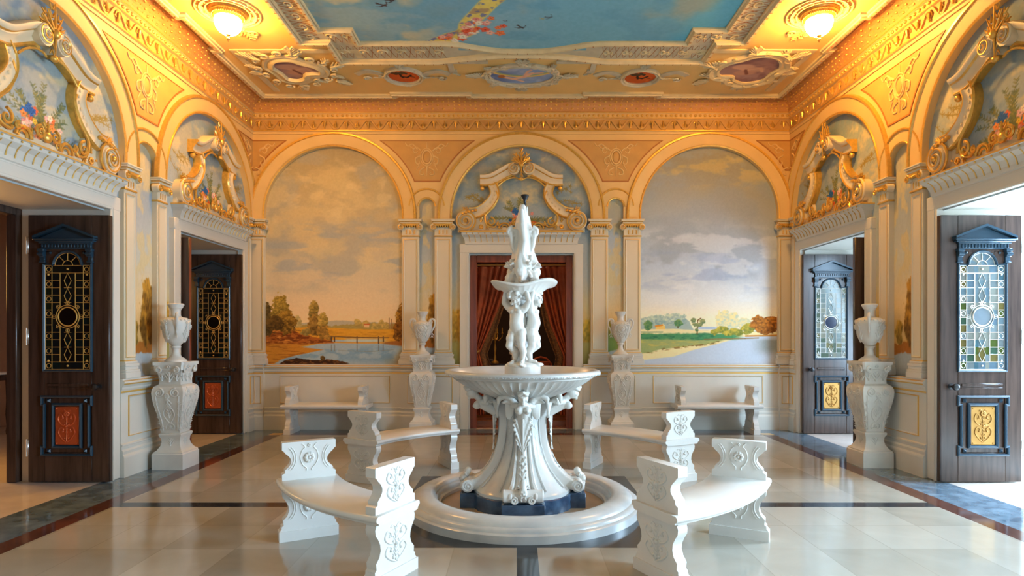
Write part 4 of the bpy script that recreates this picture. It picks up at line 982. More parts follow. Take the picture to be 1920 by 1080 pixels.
# lamps
def lamp(label, loc):
    t = thing('ceiling_lamp', label, 'lamp', loc, 0, 'lit globe lamps on the ceiling')
    mb = MB()
    mb.lathe([(.0, 0), (.25, 0), (.255, -.012), (.235, -.03), (.24, -.045), (.215, -.06), (.21, -.075), (.185, -.095), (.175, -.105), (.165, -.10), (0, -.095)], 48)
    for i in range(44):
        a = 2*PI*i/44; mb.ball((.213*math.cos(a), .213*math.sin(a), -.068), (.012, .012, .018), 6, 5)
    mb.build('rim', 'gold', t)
    mb = MB(); mb.lathe([(.165, -.10), (.178, -.13), (.176, -.165), (.158, -.215), (.122, -.26), (.07, -.292), (.02, -.302), (0, -.303)], 40)
    mb.build('globe', 'globe', t)
    mb = MB(); mb.lathe([(0, -.299), (.032, -.302), (.034, -.308), (.010, -.318), (.010, -.328), (.022, -.342), (.024, -.354), (.012, -.372), (.003, -.392), (0, -.393)], 16)
    mb.build('finial', 'brass', t)
    mb = MB()
    for r, q, h in ((.29, .016, .012), (.36, .02, .015), (.42, .012, .01)): mb.tube([(r*math.cos(a), r*math.sin(a), -.006) for a in (2*PI*i/48 for i in range(48))], q, 6, True)
    for i in range(14): leafy(mb, C0, .31*math.cos(2*PI*i/14), .31*math.sin(2*PI*i/14), 2*PI*i/14, .10, .05, .012, None, 2)
    for s in (-1, 1): 
        mb.tube([C0(x, y, .012) for x, y in spiral(.10, s*.60, .10, 1.5, PI/2*s, 1, 24)], .014, 6); mb.tube([C0(x, y, .012) for x, y in spiral(-.14, s*.56, .08, 1.5, PI/2*s, -1, 24)], .013, 6); leafy(mb, C0, 0, s*.46, s*PI/2, .3, .12, .012, None, 4)
    mb.build('ceiling_rose', 'ceil', t)
    t.scale = (.8, .8, .86)
    return t
lo = lamp('lit ceiling globe lamp on the left above the pond side', (XC-3.27, 6.68, CTOP))
dup(lo, 'lit ceiling globe lamp on the right above the lake side', (XC+3.29, 6.70, CTOP))
# ------------------------------------------------------------------ doors
def pane_mesh(name, pal, seed, sx):
    rnd = random.Random(seed); vs = []; fs = []; cols = []
    def q(a, b, c, d, col):
        o = len(vs); vs.extend([(sx*a, -.026, c), (sx*b, -.026, c), (sx*b, -.026, d), (sx*a, -.026, d)]); fs.append((o, o+1, o+2, o+3)); cols.extend([col]*4)
    xs = [.185, .245, .3175, .365, .4525, .50, .575, .635]; xs = [.185, .25, .33, .37, .44, .48, .56, .625]
    zs = [1.125+i*(2.15-1.125)/14 for i in range(15)]
    for i in range(7):
        for j in range(14): q(xs[i], xs[i+1], zs[j], zs[j+1], rnd.choice(pal[1] if (j < 4 or i in (0, 6)) and rnd.random() < .45 else pal[0]))
    for k in range(12):
        a, b = PI*k/12, PI*(k+1)/12; o = len(vs); c = rnd.choice(pal[0])
        vs.extend([(sx*.405, -.026, 2.15), (sx*(.405+.125*math.cos(a)), -.026, 2.15+.125*math.sin(a)), (sx*(.405+.125*math.cos(b)), -.026, 2.15+.125*math.sin(b))]); fs.append((o, o+1, o+2)); cols.extend([c]*3)
    o = len(vs)
    for k in range(24): vs.append((sx*(.405+.088*math.cos(2*PI*k/24)), -.0275, 1.645+.088*math.sin(2*PI*k/24))); cols.append(pal[2])
    fs.append(tuple(range(o, o+24)))
    me = bpy.data.meshes.new(name); me.from_pydata(vs, [], fs); me.update()
    a = me.color_attributes.new('paint', 'FLOAT_COLOR', 'POINT')
    for i, c in enumerate(cols): a.data[i].color = c
    me.materials.append(M['glass']); return me
PALE = ([srgb(150, 162, 166), srgb(130, 152, 162), srgb(164, 164, 154), srgb(120, 144, 160), srgb(140, 150, 152)], [srgb(96, 112, 52), srgb(80, 112, 90), srgb(140, 124, 70), srgb(90, 126, 140)], srgb(160, 172, 182))
SHADED_PANES = ([srgb(34, 42, 44), srgb(26, 38, 44), srgb(44, 46, 40), srgb(30, 30, 30)], [srgb(20, 46, 50), srgb(40, 52, 34), srgb(24, 26, 30)], srgb(24, 20, 20))  # same glass as the pale panes, with the passage's shade put into its colours
MED = ([srgb(160, 166, 156), srgb(142, 156, 150), srgb(172, 170, 150)], [srgb(110, 128, 108), srgb(150, 144, 100)], srgb(52, 60, 90))
DN = [0]
def door_leaf(label, loc, sx, pal, lead, panel, edge='wood_dark', rz=0):
    DN[0] += 1
    t = thing('door_%d' % DN[0], label, 'door', loc, rz); t['kind'] = 'structure'
    X = lambda a, b: (min(sx*a, sx*b), max(sx*a, sx*b))
    mb = MB(); w = .80; d0, d1 = -.024, .024
    def b(a, c, z0, z1, y0=d0, y1=d1, ch=.004, m=0): x0, x1 = X(a, c); mb.cbox(x0, x1, y0, y1, z0, z1, ch, m)
    b(0, .17, .012, 2.65); b(.64, w, .012, 2.65); b(.17, .64, .012, .30); b(.17, .64, .84, 1.11); b(.17, .64, 2.29, 2.65)
    b(.17, .28, 2.15, 2.29); b(.53, .64, 2.15, 2.29); b(.17, .64, .30, .84, -.012, .018)
    mb.prism([(sx*x, z) for x, z in arc(.405, 2.15, .128, 0, PI, 20)+[(.28, 2.29), (.53, 2.29)]], lambda u, v, d: (u, d, v), d0+.001, d1-.001, 0)
    b(.20, .61, .955, .985, -.034, d0, .006); b(.20, .61, .935, .945, -.030, d0, .003)
    mb.build('panel', 'wood_dark', t)
    f = lambda u, v, d: (sx*u, -.024-d, v)
    mb = MB()
    gl = [(.175, 1.115), (.635, 1.115), (.635, 2.16), (.53, 2.16)]+arc(.405, 2.15, .135, .07, PI-.07, 18)+[(.28, 2.16), (.175, 2.16)]
    mp = [(-.016, 0), (-.016, .014), (-.006, .022), (.004, .016), (.012, .004), (.012, -.01)]
    mb.ribbon(gl, mp if sx < 0 else mp, f, closed=True)
    ear = [(.17, .28), (.66, .28), (.66, .36), (.635, .36), (.635, .775), (.66, .775), (.66, .855), (.17, .855), (.17, .775), (.195, .775), (.195, .36), (.17, .36)]
    mb.ribbon(ear, [(-.012, 0), (-.012, .014), (0, .022), (.010, .016), (.012, 0)], f, closed=True)
    mb.ribbon([(.28, .36), (.55, .36), (.55, .775), (.28, .775)], [(-.018, 0), (-.014, .010), (0, .018), (.012, .010), (.012, -.012)], f, closed=True)
    for u in (.235, .595):
        for v in (.32, .815): mb.add([f(u-.018, v-.018, 0), f(u+.018, v-.018, 0), f(u+.018, v+.018, 0), f(u-.018, v+.018, 0), f(u, v, .022)], [(0, 1, 4), (1, 2, 4), (2, 3, 4), (3, 0, 4)])
    mb.build('moulding', 'trim_blue', t)
    mb = MB()
    def b2(a, c, z0, z1, dp, m=0): x0, x1 = X(a, c); mb.cbox(x0, x1, -.024-dp, -.022, z0, z1, .004, m)
    b2(.165, .66, 2.31, 2.375, .02); b2(.15, .675, 2.365, 2.38, .035); b2(.125, .70, 2.38, 2.395, .05); b2(.11, .715, 2.395, 2.412, .062)
    for i in range(15): b2(.19+.032*i, .19+.032*i+.016, 2.325, 2.36, .028)
    for s in (-1, 1):
        mb.prism([(.4125, 2.53), (.4125+s*.30, 2.415), (.4125+s*.30, 2.437), (.4125, 2.555)], lambda u, v, d: (sx*u, -.024-d, v), 0, .062)
        u = .4125+s*.235
        b2(u-.032, u+.032, 2.285, 2.315, .045); b2(u-.026, u+.026, 2.235, 2.29, .038); b2(u-.024, u+.024, 2.19, 2.24, .022); mb.tube([(sx*(u-.028), -.06, 2.262), (sx*(u+.028), -.06, 2.262)], .016, 10); b2(u-.03, u+.03, 2.175, 2.192, .028)
        mb.ball(f(.4125+s*.165, 2.275, .006), (.014, .012, .014), 8, 6)
    mb.prism([(.4125, 2.53), (.14, 2.415), (.685, 2.415)], lambda u, v, d: (sx*u, -.024-d, v), 0, .02)
    mb.build('pediment', 'trim_blue', t)
    link('stained_glass', pane_mesh('panes', pal, DN[0], sx), t)
    mb = MB(); r = .0032; g = lambda u, v: (sx*u, -.029, v)
    def ln(*p): mb.tube([g(*q) for q in p], r, 5)
    zs = [1.125+i*(2.15-1.125)/14 for i in range(15)]
    for x in (.187, .25, .56, .623): ln((x, 1.125), (x, 2.15))
    for x in (.33, .37, .44, .48):
        if x in (.33, .48): ln((x, 1.20), (x, 1.55)); ln((x, 1.74), (x, 2.08))
    for i, z in enumerate(zs):
        for a, c in ((.187, .25), (.56, .623)): ln((a, z), (c, z))
        if i in (0, 1, 13, 14): ln((.25, z), (.56, z))
        elif abs(z-1.645) > .11: ln((.25, z), (.33, z)); ln((.48, z), (.56, z)); ln((.37, z), (.44, z)) if i % 2 else None
    for z in (1.27, 1.42, 1.85, 2.0): ln((.405, z-.075), (.44, z), (.405, z+.075), (.37, z), (.405, z-.075))
    for i in (0, 2, 4, 7, 9, 11, 13):
        for x in (.2185, .5915): mb.tube([g(x+.022*math.cos(a), zs[i]+.036+.022*math.sin(a)) for a in (2*PI*k/14 for k in range(14))], r*.9, 5, True)
    for R, rr in ((.092, .007), (.115, .004)): mb.tube([g(.405+R*math.cos(a), 1.645+R*math.sin(a)) for a in (2*PI*k/30 for k in range(30))], rr, 5, True)
    for k in range(8):
        a = PI/4*k; mb.tube([g(.405+R*math.cos(a), 1.645+R*math.sin(a)) for R in (.115, .155)], r, 5); c = (.405+.135*math.cos(a), 1.645+.135*math.sin(a)); mb.tube([g(c[0]+.018*math.cos(q), c[1]+.018*math.sin(q)) for q in (2*PI*m/10 for m in range(10))], r*.8, 5, True)
    mb.tube([g(x, z) for x, z in arc(.405, 2.15, .124, 0, PI, 18)], r, 5); mb.tube([g(x, z) for x, z in arc(.405, 2.15, .05, 0, PI, 12)], r, 5); ln((.405, 2.20), (.405, 2.274)); ln((.37, 2.19), (.32, 2.24)); ln((.44, 2.19), (.49, 2.24))
    for x, z in ((.215, 1.21), (.595, 1.21), (.215, 2.06), (.595, 2.06), (.405, 1.16), (.405, 2.115)): mb.ball(g(x, z), .011, 8, 6)
    mb.build('leading', lead, t)
    mb = MB(); x0, x1 = X(.297, .533); mb.cbox(x0, x1, -.026, -.01, .378, .757, .004)
    fp = lambda u, v, d: (sx*(.415+u), -.026-d, .40+v)
    scrollwork(mb, fp, .20, .33, .006, .003); rosette(mb, fp, 0, .285, .032, .004)
    for u in (-.10, .10):
        for v in (-.005, .34): mb.ball(fp(u, v, 0), .009, 7, 5)
    mb.build('carved_panel', panel, t)
    mb = MB(); x0, x1 = X(-.006, .001); mb.cbox(x0, x1, -.022, .022, .014, 2.648, .002); mb.build('edge', edge, t)
    mb = MB(); mb.lathe([(.0, 0), (.03, 0), (.03, .006), (.012, .01), (.011, .04), (.026, .05), (.034, .065), (.03, .082), (.015, .09), (0, .091)], 20)
    mb.v = [(x+sx*.10, -.024-z, y+.955) for x, y, z in mb.v]
    mb.build('knob', 'black', t)
    for z in (.35, 1.45, 2.35):
        mb = MB(); x0, x1 = X(.795, .822); mb.cbox(x0, x1, -.03, .012, z-.075, z+.075, .003); mb.tube([(sx*.815, -.028, z-.085), (sx*.815, -.028, z+.085)], .010, 8)
        mb.build('hinge', 'steel', t)
    return t
yb = YC+D2+OPH-.05; yn = YC+D2-OPH+.05
door_leaf('dark glossy door leaf with gilt leaded glass in the nearer left doorway', (XL+.10, YC+OPH-.05, 0), -1, SHADED_PANES, 'goldline', 'copper')
door_leaf('dark glossy door leaf with red carved panel in the far left doorway', (XL+.07, yb, 0), -1, SHADED_PANES, 'goldline', 'copper')
door_leaf('dark door leaf seen edge on behind the left urn stand', (XL+.15, yn, 0), -1, SHADED_PANES, 'goldline', 'copper', 'wood_red')
door_leaf('brown door leaf with pale stained glass in the nearer right doorway', (XR-.08, YC+OPH-.05, 0), 1, PALE, 'steel', 'brass')
door_leaf('brown door leaf with stained glass in the far right doorway', (XR-.05, yb, 0), 1, MED, 'steel', 'brass')
door_leaf('dark door leaf behind the right urn stand', (XR-.16, yn, 0), 1, PALE, 'goldline', 'brass')
# door frames at the outer end of the passages and in the back doorway
def outer_frame(loc, rz, label, m, y0=.70, y1=.84, h=.83, top=2.72, th=.07, q=0):
    mb = MB(); mb.cbox(-h, -h+th, y0, y1, 0, top, .006); mb.cbox(h-th, h, y0, y1, 0, top, .006); mb.cbox(-h+th, h-th, y0, y1, top-th, top, .006)
    return trim(mb, [m], loc, rz, label)
outer_frame(local(LW, 0), LW['rz'], 'dark wooden frame at the outer end of the nearer left doorway', 'wood_dark', .83, .93, .86, 2.74, .09)
outer_frame(local(LW, D2), LW['rz'], 'dark wooden frame at the outer end of the far left doorway', 'wood_dark', .83, .93, .86, 2.74, .09)
outer_frame(local(BW, 0), 0, 'red brown wooden frame inside the back doorway', 'wood_red', .05, .20, .80, 2.70, .105)
# ------------------------------------------------------------------ marble benches
def bench_panels(t, f, rel_in, rel_out):
    """f(s, z, d): across the panel, up, along the seat (d>0 away from the seat)."""
    up = [(.185, .425), (.185, .475), (.165, .485)]+[(.183-.060*math.sin(PI*(i/10)), .49+.150*i/10) for i in range(1, 10)]+[(.175, .640), (.185, .645), (.185, .698), (.18, .702)]
    lo = [(.20, 0), (.20, .075), (.188, .09), (.188, .105), (.175, .115), (.178, .15), (.150, .18), (.138, .215), (.142, .25), (.160, .285), (.182, .315), (.186, .345), (.178, .365), (.185, .378)]
    for nm, P in (('armrest', up), ('leg', lo)):
        mb = MB(); th = .036
        poly = P+[(-a, b) for a, b in P[::-1]]
        mb.prism(poly, f, -th, th)
        if nm == 'leg':
            mb.prism([(.205, 0), (.205, .072), (-.205, .072), (-.205, 0)], f, -th-.012, th+.012)
        o = mb.build(nm, 'marble', t, angle=50)
        z0, z1 = (.47, .70) if nm == 'armrest' else (.11, .36)
        mb = MB()
        fo = lambda u, v, d: f(u, z0+v, th+d)
        scrollwork(mb, fo, .20 if nm == 'armrest' else .24, z1-z0-.02, .0065, .001)
        fi = lambda u, v, d: f(u, v, -th-d)
        zc = (z0+z1)/2
        for s in (-1, 1):
            mb.tube([fi(s*u, v, 0) for u, v in arc(.205, zc, .10, PI-.85, PI+.85, 14)], .005, 6); mb.tube([fi(s*u, v, 0) for u, v in arc(.205, zc, .115, PI-.8, PI+.8, 14)], .004, 6)
            mb.tube([fi(s*u, v, 0) for u, v in smoothpath([(.05, zc+.10), (.03, zc+.075), (.05, zc+.05), (.062, zc), (.045, zc-.05), (.02, zc-.075), (.02, zc-.095)], 5)], .005, 6)
        rosette(mb, fi, 0, zc, .042, .003, 10); rosette(mb, fi, 0, zc+.088, .016, .003, 6)
        mb.build('carving', 'marble_rough', o)
FX, FY = .05, YC
def curved_bench(label):
    a0, a1 = math.radians(-90-62.3), math.radians(-90-27.2); am = (a0+a1)/2
    c = (1.765*math.cos(am), 1.765*math.sin(am))
    t = thing('curved_bench', label, 'bench', (FX+c[0], FY+c[1], 0), 0, 'curved marble benches around the fountain')
    mb = MB(); b0, b1 = a0-.035, a1+.035; n = 40
    pr = [(1.59, .375), (1.575, .38), (1.572, .392), (1.56, .398), (1.553, .41), (1.556, .424), (1.568, .432), (1.965, .432), (1.978, .424), (1.982, .41), (1.976, .398), (1.962, .392), (1.958, .38), (1.945, .375)]
    v = []; k = len(pr)
    for i in range(n+1):
        a = b0+(b1-b0)*i/n
        for r, z in pr: v.append((r*math.cos(a)-c[0], r*math.sin(a)-c[1], z))
    fs = [(i*k+j, i*k+(j+1) % k, (i+1)*k+(j+1) % k, (i+1)*k+j) for i in range(n) for j in range(k)]+[tuple(range(k)), tuple(n*k+j for j in range(k))]
    mb.add(v, fs); mb.build('seat', 'marble', t, angle=50)
    for a, sg in ((a0, -1), (a1, 1)):
        rd = (math.cos(a), math.sin(a)); tg = (-math.sin(a)*sg, math.cos(a)*sg)
        bench_panels(t, lambda s, z, d: (rd[0]*(1.765+s)+tg[0]*d-c[0], rd[1]*(1.765+s)+tg[1]*d-c[1], z), 0, 0)
    return t
cb = curved_bench('curved marble bench at the front left, its near end panel brightly lit')
def around(o, label, k):
    p = Vector((o.location.x-FX, o.location.y-FY, 0)); p.rotate(Matrix.Rotation(k*PI/2, 3, 'Z'))
    return dup(o, label, (FX+p.x, FY+p.y, 0), k*PI/2)
around(cb, 'curved marble bench at the front right, its near end panel in shade', 1)
around(cb, 'curved marble bench behind the fountain on the lake mural side', 2)
around(cb, 'curved marble bench behind the fountain on the pond mural side', 3)
def straight_bench(label, loc):
    t = thing('straight_bench', label, 'bench', loc, 0, 'straight marble benches against the back wall')
    mb = MB(); L = .63
    pr = [(-.19, .375), (-.205, .38), (-.207, .392), (-.215, .398), (-.222, .41), (-.218, .424), (-.21, .432), (.205, .432), (.205, .375)]
    k = len(pr); v = [(x, y, z) for x in (-L, L) for y, z in pr]
    mb.add(v, [(j, (j+1) % k, k+(j+1) % k, k+j) for j in range(k)]+[tuple(range(k)), tuple(k+j for j in range(k))]); mb.build('seat', 'marble', t, angle=50)
    for sg in (-1, 1): bench_panels(t, lambda s, z, d: (sg*(.535+d), s-.005, z), 0, 0)
    return t
sb = straight_bench('straight marble bench below the pond mural', (-2.83, 9.02, 0))
dup(sb, 'straight marble bench below the lake mural', (2.98, 9.02, 0))
# ------------------------------------------------------------------ urn stands and urns
def urn_stand(label, loc, k=1.0):
    t = thing('urn_stand', label, 'pedestal', loc, 0, 'carved marble stands carrying urns')
    def sq(prof, mb, mi=None):
        r2 = math.sqrt(2); mb.lathe([(h*r2, z) for h, z in prof], 4, a0=PI/4, mi=mi)
    mb = MB(); sq([(.168, 0), (.168, .165), (.160, .175), (.160, .185), (.138, .20), (.128, .215), (.108, .25), (.100, .29), (.104, .33), (.118, .355), (.122, .372), (.118, .385), (.10, .392)], mb)
    fa = [lambda u, v, d: (u, -.10-d, v), lambda u, v, d: (.10+d, u, v), lambda u, v, d: (-.10-d, -u, v), lambda u, v, d: (-u, .10+d, v)]
    for f in fa[:3]: leafy(mb, f, 0, .25, PI/2, .09, .05, .004, None, 3)
    mb.build('base', 'marble_rough', t, angle=30)
    hw = [(.40, .100), (.46, .105), (.54, .118), (.62, .137), (.70, .155), (.77, .167), (.83, .172), (.87, .168), (.90, .155), (.918, .128)]
    def hz(z): return float(np.interp(z, [a for a, b in hw], [b for a, b in hw]))
    mb = MB(); sq([(h, z) for z, h in ((hw[0][0]-.012, hw[0][1]),)+tuple(hw)]+[(.115, .925)], mb)
    fb = [lambda u, v, d: (u, -hz(v)-d, v), lambda u, v, d: (hz(v)+d, u, v), lambda u, v, d: (-hz(v)-d, -u, v)]
    for f in fb:
        for s in (-1, 1):
            mb.tube([f(s*u, v, .003) for u, v in spiral(.085, .835, .05, 2.0, -PI/2, 1 if s > 0 else 1, 26)] if False else [f(s*u, v, .003) for u, v in spiral(.085, .835, .05, 2.0, PI/2, 1, 26)], lambda q: .011*(1-.5*q), 6)
            mb.tube([f(s*u, v, .002) for u, v in [(.125, .80), (.118, .70), (.100, .60), (.085, .50), (.08, .42)]], .008, 6)
            for q in range(5): leafy(mb, f, s*(.105-.008*q), .74-.07*q, PI/2+s*.7+PI, .055, .035, .003, None, 2)
            mb.tube([f(s*u, v, .003) for u, v in smoothpath([(0, .70), (.05, .64), (.055, .58), (.02, .52), (0, .50)], 5)], .007, 6)
            mb.tube([f(s*u, v, .003) for u, v in smoothpath([(.01, .50), (.045, .47), (.04, .43), (.015, .44)], 5)], .006, 6)
        rosette(mb, f, 0, .80, .035, .004); leafy(mb, f, 0, .78, -PI/2, .12, .06, .004, None, 3); leafy(mb, f, 0, .56, PI/2, .09, .05, .004, None, 3); rosette(mb, f, 0, .455, .022, .003, 5)
    mb.build('shaft', 'marble_rough', t, angle=30)
    mb = MB(); sq([(.118, .92), (.116, .96), (.120, 1.02), (.132, 1.06), (.146, 1.085), (.13, 1.09)], mb)
    pts = []
    for i in range(4):                                         # abacus with hollowed sides
        a = PI/4+i*PI/2; R = .163*math.sqrt(2); pts += [(R*math.cos(a-.05), R*math.sin(a-.05)), (R*math.cos(a+.05), R*math.sin(a+.05))]
        m = a+PI/4; pts += [(.152*math.cos(m+q), .152*math.sin(m+q)) for q in (-.3, 0, .3)]
    mb.prism(pts, lambda u, v, d: (u, v, d), 1.135, 1.168); mb.prism([(x*.93, y*.93) for x, y in pts], lambda u, v, d: (u, v, d), 1.085, 1.137)
    for i in range(4):
        a = PI/4+i*PI/2
        for s in (-.26, .26):
            c = (.185*math.cos(a+s), .185*math.sin(a+s)); tx = (-math.sin(a+s*3), math.cos(a+s*3))
            mb.tube([(c[0]+tx[0]*u, c[1]+tx[1]*u, 1.085+v) for u, v in spiral(0, 0, .034, 1.8, PI/2, 1 if s > 0 else -1, 24)], lambda q: .011*(1-.4*q), 6)
    for f in [lambda u, v, d: (u, -.122-d, v), lambda u, v, d: (.122+d, u, v), lambda u, v, d: (-.122-d, -u, v)]:
        rosette(mb, f, 0, 1.115, .022, .022); leafy(mb, f, 0, .95, PI/2, .12, .07, .004, None, 3); leafy(mb, f, .08, .96, PI/2, .09, .05, .004, None, 2); leafy(mb, f, -.08, .96, PI/2, .09, .05, .004, None, 2)
    mb.build('capital', 'marble_rough', t, angle=30)
    return t
def urn(label, loc, rz):
    t = thing('urn', label, 'urn', loc, rz, 'two handled marble urns')
    mb = MB()
    mb.lathe([(.0, 0), (.112, 0), (.112, .014), (.098, .024), (.092, .034), (.062, .05), (.045, .075), (.036, .105), (.034, .135), (.042, .15), (.052, .158), (.052, .17), (.04, .178), (.055, .19), (.085, .225), (.112, .285), (.133, .355), (.143, .415), (.143, .45), (.134, .468), (.118, .478), (.112, .486), (.07, .492), (.052, .505), (.046, .53), (.047, .56), (.056, .585), (.07, .598), (.072, .612), (.082, .622), (.084, .636), (.07, .646), (.055, .64), (.045, .60), (0, .58)], 40)
    def f0(a): return lambda u, v, d: ((float(np.interp(v, [.19, .225, .285, .355, .415, .45], [.055, .085, .112, .133, .143, .143]))+d)*math.sin(a+u/.13), -(float(np.interp(v, [.19, .225, .285, .355, .415, .45], [.055, .085, .112, .133, .143, .143]))+d)*math.cos(a+u/.13), v)
    for a in (0, PI):
        f = f0(a); mb.tube([f(.055*math.cos(q), .385+.06*math.sin(q), .002) for q in (2*PI*i/20 for i in range(20))], .006, 6, True)
        mb.ball(f(0, .385, .0), (.03, .014, .035), 10, 7); rosette(mb, f, 0, .385, .03, .006, 6); leafy(mb, f, 0, .215, PI/2, .10, .07, .003, None, 3)
        for s in (-1, 1):
            leafy(mb, f, s*.09, .25, PI/2, .13, .06, .003, None, 3); rosette(mb, f, s*.10, .43, .022, .004, 6); mb.tube([f(s*u, v, .004) for u, v in smoothpath([(.03, .455), (.07, .44), (.10, .40), (.10, .35)], 5)], .008, 6)
    for i in range(20): mb.ball((.139*math.cos(2*PI*i/20), .139*math.sin(2*PI*i/20), .462), .009, 6, 5)
    mb.build('body', 'marble_rough', t)
    for s in (-1, 1):
        mb = MB()
        mb.tube([(s*x, 0, z) for x, z in smoothpath([(.10, .49), (.125, .525), (.165, .525), (.185, .485), (.18, .43), (.155, .385), (.138, .35), (.128, .33)], 6)], [.016]*20+[.013]*23, 9)
        mb.tube([(s*x, 0, z) for x, z in spiral(.118, .478, .03, 1.3, PI/2, -1, 16)], .010, 7); leafy(mb, lambda u, v, d: (s*(.14+u), -d, v), .0, .33, -PI/2, .07, .04, 0, None, 2)
        mb.build('handle', 'marble_rough', t)
    return t
us = urn_stand('carved marble stand by the door on the pond mural side', (XC-1.475, 8.98, 0))
dup(us, 'carved marble stand by the door on the lake mural side', (XC+1.475, 8.98, 0))
dup(us, 'large carved marble stand before the niche of the left wall', (XC-3.86, 6.70, 0))
dup(us, 'large shaded marble stand before the niche of the right wall', (XC+3.90, 6.78, 0))
un = urn('white marble urn on the stand beside the pond mural', (XC-1.475, 8.98, 1.168), 0)
dup(un, 'white marble urn on the stand beside the lake mural', (XC+1.475, 8.98, 1.168), 0)
dup(un, 'marble urn on the large stand by the left wall', (XC-3.86, 6.70, 1.168), -1.0)
dup(un, 'marble urn on the large stand by the right wall', (XC+3.90, 6.78, 1.168), 1.0)
# ------------------------------------------------------------------ the fountain
ft = thing('fountain', 'tall white marble fountain with putti standing in a round pool at the room centre', 'fountain', (FX, FY, 0))
mb = MB()
mb.lathe([(.70, .0), (1.0, 0), (1.0, .058), (.988, .066), (.972, .068), (.968, .082), (.955, .094), (.93, .098), (.922, .112), (.905, .128), (.875, .140), (.83, .145), (.79, .142), (.762, .132), (.748, .118), (.748, .104), (.735, .098), (.728, .085), (.728, .055), (.715, .048), (.70, .048), (.70, .0)], 120)
mb.build('pool_rim', 'marble_pool', ft, angle=50)
mb = MB(); mb.lathe([(0, .012), (.715, .012), (.715, .02), (0, .02)], 80); mb.build('pool_floor', 'pool_floor', ft)
mb = MB(); mb.lathe([(0, .0), (.445, 0), (.445, .135), (.437, .142), (0, .142)], 16, a0=PI/16)
for k in range(4):
    a = k*PI/2; R = Matrix.Rotation(a, 3, 'Z'); b = MB(); b.cbox(-.17, .17, -.525, -.30, 0, .141, .004); mb.add([R @ Vector(p) for p in b.v], b.f)
mb.build('plinth', 'blue_marble', ft)
mb = MB()
body = [(.43, .142), (.43, .165), (.415, .172), (.40, .19), (.345, .235), (.285, .30), (.225, .39), (.185, .49), (.162, .60), (.155, .72), (.165, .84), (.185, .90), (.22, .925)]
oct_ = lambda t, r, z: (r*(1-.035*(1-math.cos(4*t)**2)), z)
mb.lathe([(0, .142)]+body+[(0, .925)], 64, mod=oct_)
def rb(z): return float(np.interp(z, [b for a, b in body], [a for a, b in body]))
for k in range(4):                                             # laurel drops on the diagonal faces
    a = PI/4+k*PI/2
    f = lambda u, v, d: ((rb(v)*.97+d)*math.cos(a)-u*math.sin(a), (rb(v)*.97+d)*math.sin(a)+u*math.cos(a), v)
    for i in range(13): leafy(mb, f, 0, .22+.045*i, PI/2+.5*(-1)**i, .045, .022, .003, None, 1)
    for s in (-1, 1): mb.tube([f(s*.5*rb(z)*.55, z, .0) for z in (.20, .26, .33, .42, .55, .70, .82)], .006, 6)
mb.build('shaft', 'marble_pool', ft, angle=40)
rp = smoothpath([(.215, .90), (.19, .76), (.193, .62), (.215, .49), (.262, .375), (.335, .285), (.41, .235), (.462, .235)], 5)
def rw(i): return .055+.095*(i/(len(rp)-1))**2.2
prf = [(-1, -.07), (-1, .0), (-.9, .012), (-.72, .012), (-.62, -.006), (-.5, -.004), (-.42, .012), (-.25, .02), (.25, .02), (.42, .012), (.5, -.004), (.62, -.006), (.72, .012), (.9, .012), (1, 0), (1, -.07)]
mb = MB(); n = len(prf); v = []
for i, (r, z) in enumerate(rp):
    q0, q1 = rp[max(i-1, 0)], rp[min(i+1, len(rp)-1)]; dr, dz = q1[0]-q0[0], q1[1]-q0[1]; L = math.hypot(dr, dz); nr, nz = -dz/L, dr/L
    if nr < 0 and i < 3: nr, nz = -nr, -nz
    nr, nz = (abs(dz)/L, abs(dr)/L)
    for t, d in prf: v.append((t*rw(i), -(r+nr*d), z+nz*d))
mb.add(v, [(i*n+j, i*n+j+1, (i+1)*n+j+1, (i+1)*n+j) for i in range(len(rp)-1) for j in range(n-1)])
mb.tube([(-.150, -.462, .197), (.150, -.462, .197)], .052, 24)
for s in (-1, 1):
    mb.tube([(s*.152, -.462+y, .197+z) for y, z in spiral(0, 0, .046, 2.0, PI/2, 1, 36)], lambda q: .010*(1-.5*q), 6); mb.ball((s*.152, -.462, .197), .012, 8, 6)
    mb.tube([(s*.10, -.505-.012*math.cos(q), .19+.03*math.sin(q)) for q in (i*.5 for i in range(6))], .012, 6)
    mb.tube([(s*.07+s*x, -.518, .175+y) for x, y in spiral(0, 0, .03, 1.6, PI/2, 1, 20)], .009, 6)
rib_me = mb.build('rib', 'marble', ft, angle=45).data
fr = lambda u, v, d: (u, -(float(np.interp(v, [q[1] for q in rp[::-1]][2:], [q[0] for q in rp[::-1]][2:]))+.02+d), v)
lm = MB()                                                      # acanthus hanging down each rib, grotesque mask at its foot
v = []; nt, ns = 44, 8
for i in range(nt+1):
    t = i/nt; w = .080*(1-.35*t-.62*t**3)*(.75+.25*min(1, t*8)); sw = abs(math.sin(t*PI*7.5))
    for j in range(-ns, ns+1):
        s = j/ns; e = abs(s)**3
        u = s*w*(1+e*(.30*sw-.12)); z = .815-.335*t-.030*abs(s)**1.6*(1-t)
        v.append(fr(u, z, .010+.020*(1-abs(s))**.8+.010*e*sw+.006*math.cos(abs(s)*14+t*16)*(.2+abs(s))+.012*math.sin(t*PI)*abs(s)))
k = 2*ns+1
lm.add(v, [(i*k+j, i*k+j+1, (i+1)*k+j+1, (i+1)*k+j) for i in range(nt) for j in range(2*ns)])
lm.tube([fr(0, .82, .030), fr(0, .65, .034), fr(0, .48, .014)], [.013, .011, .004], 8)
leaf_o = lm.build('acanthus_leaf', 'marble_rough', ft); leaf_me = leaf_o.data
m_ = leaf_o.modifiers.new('s', 'SOLIDIFY'); m_.thickness = .006; m_.offset = -1
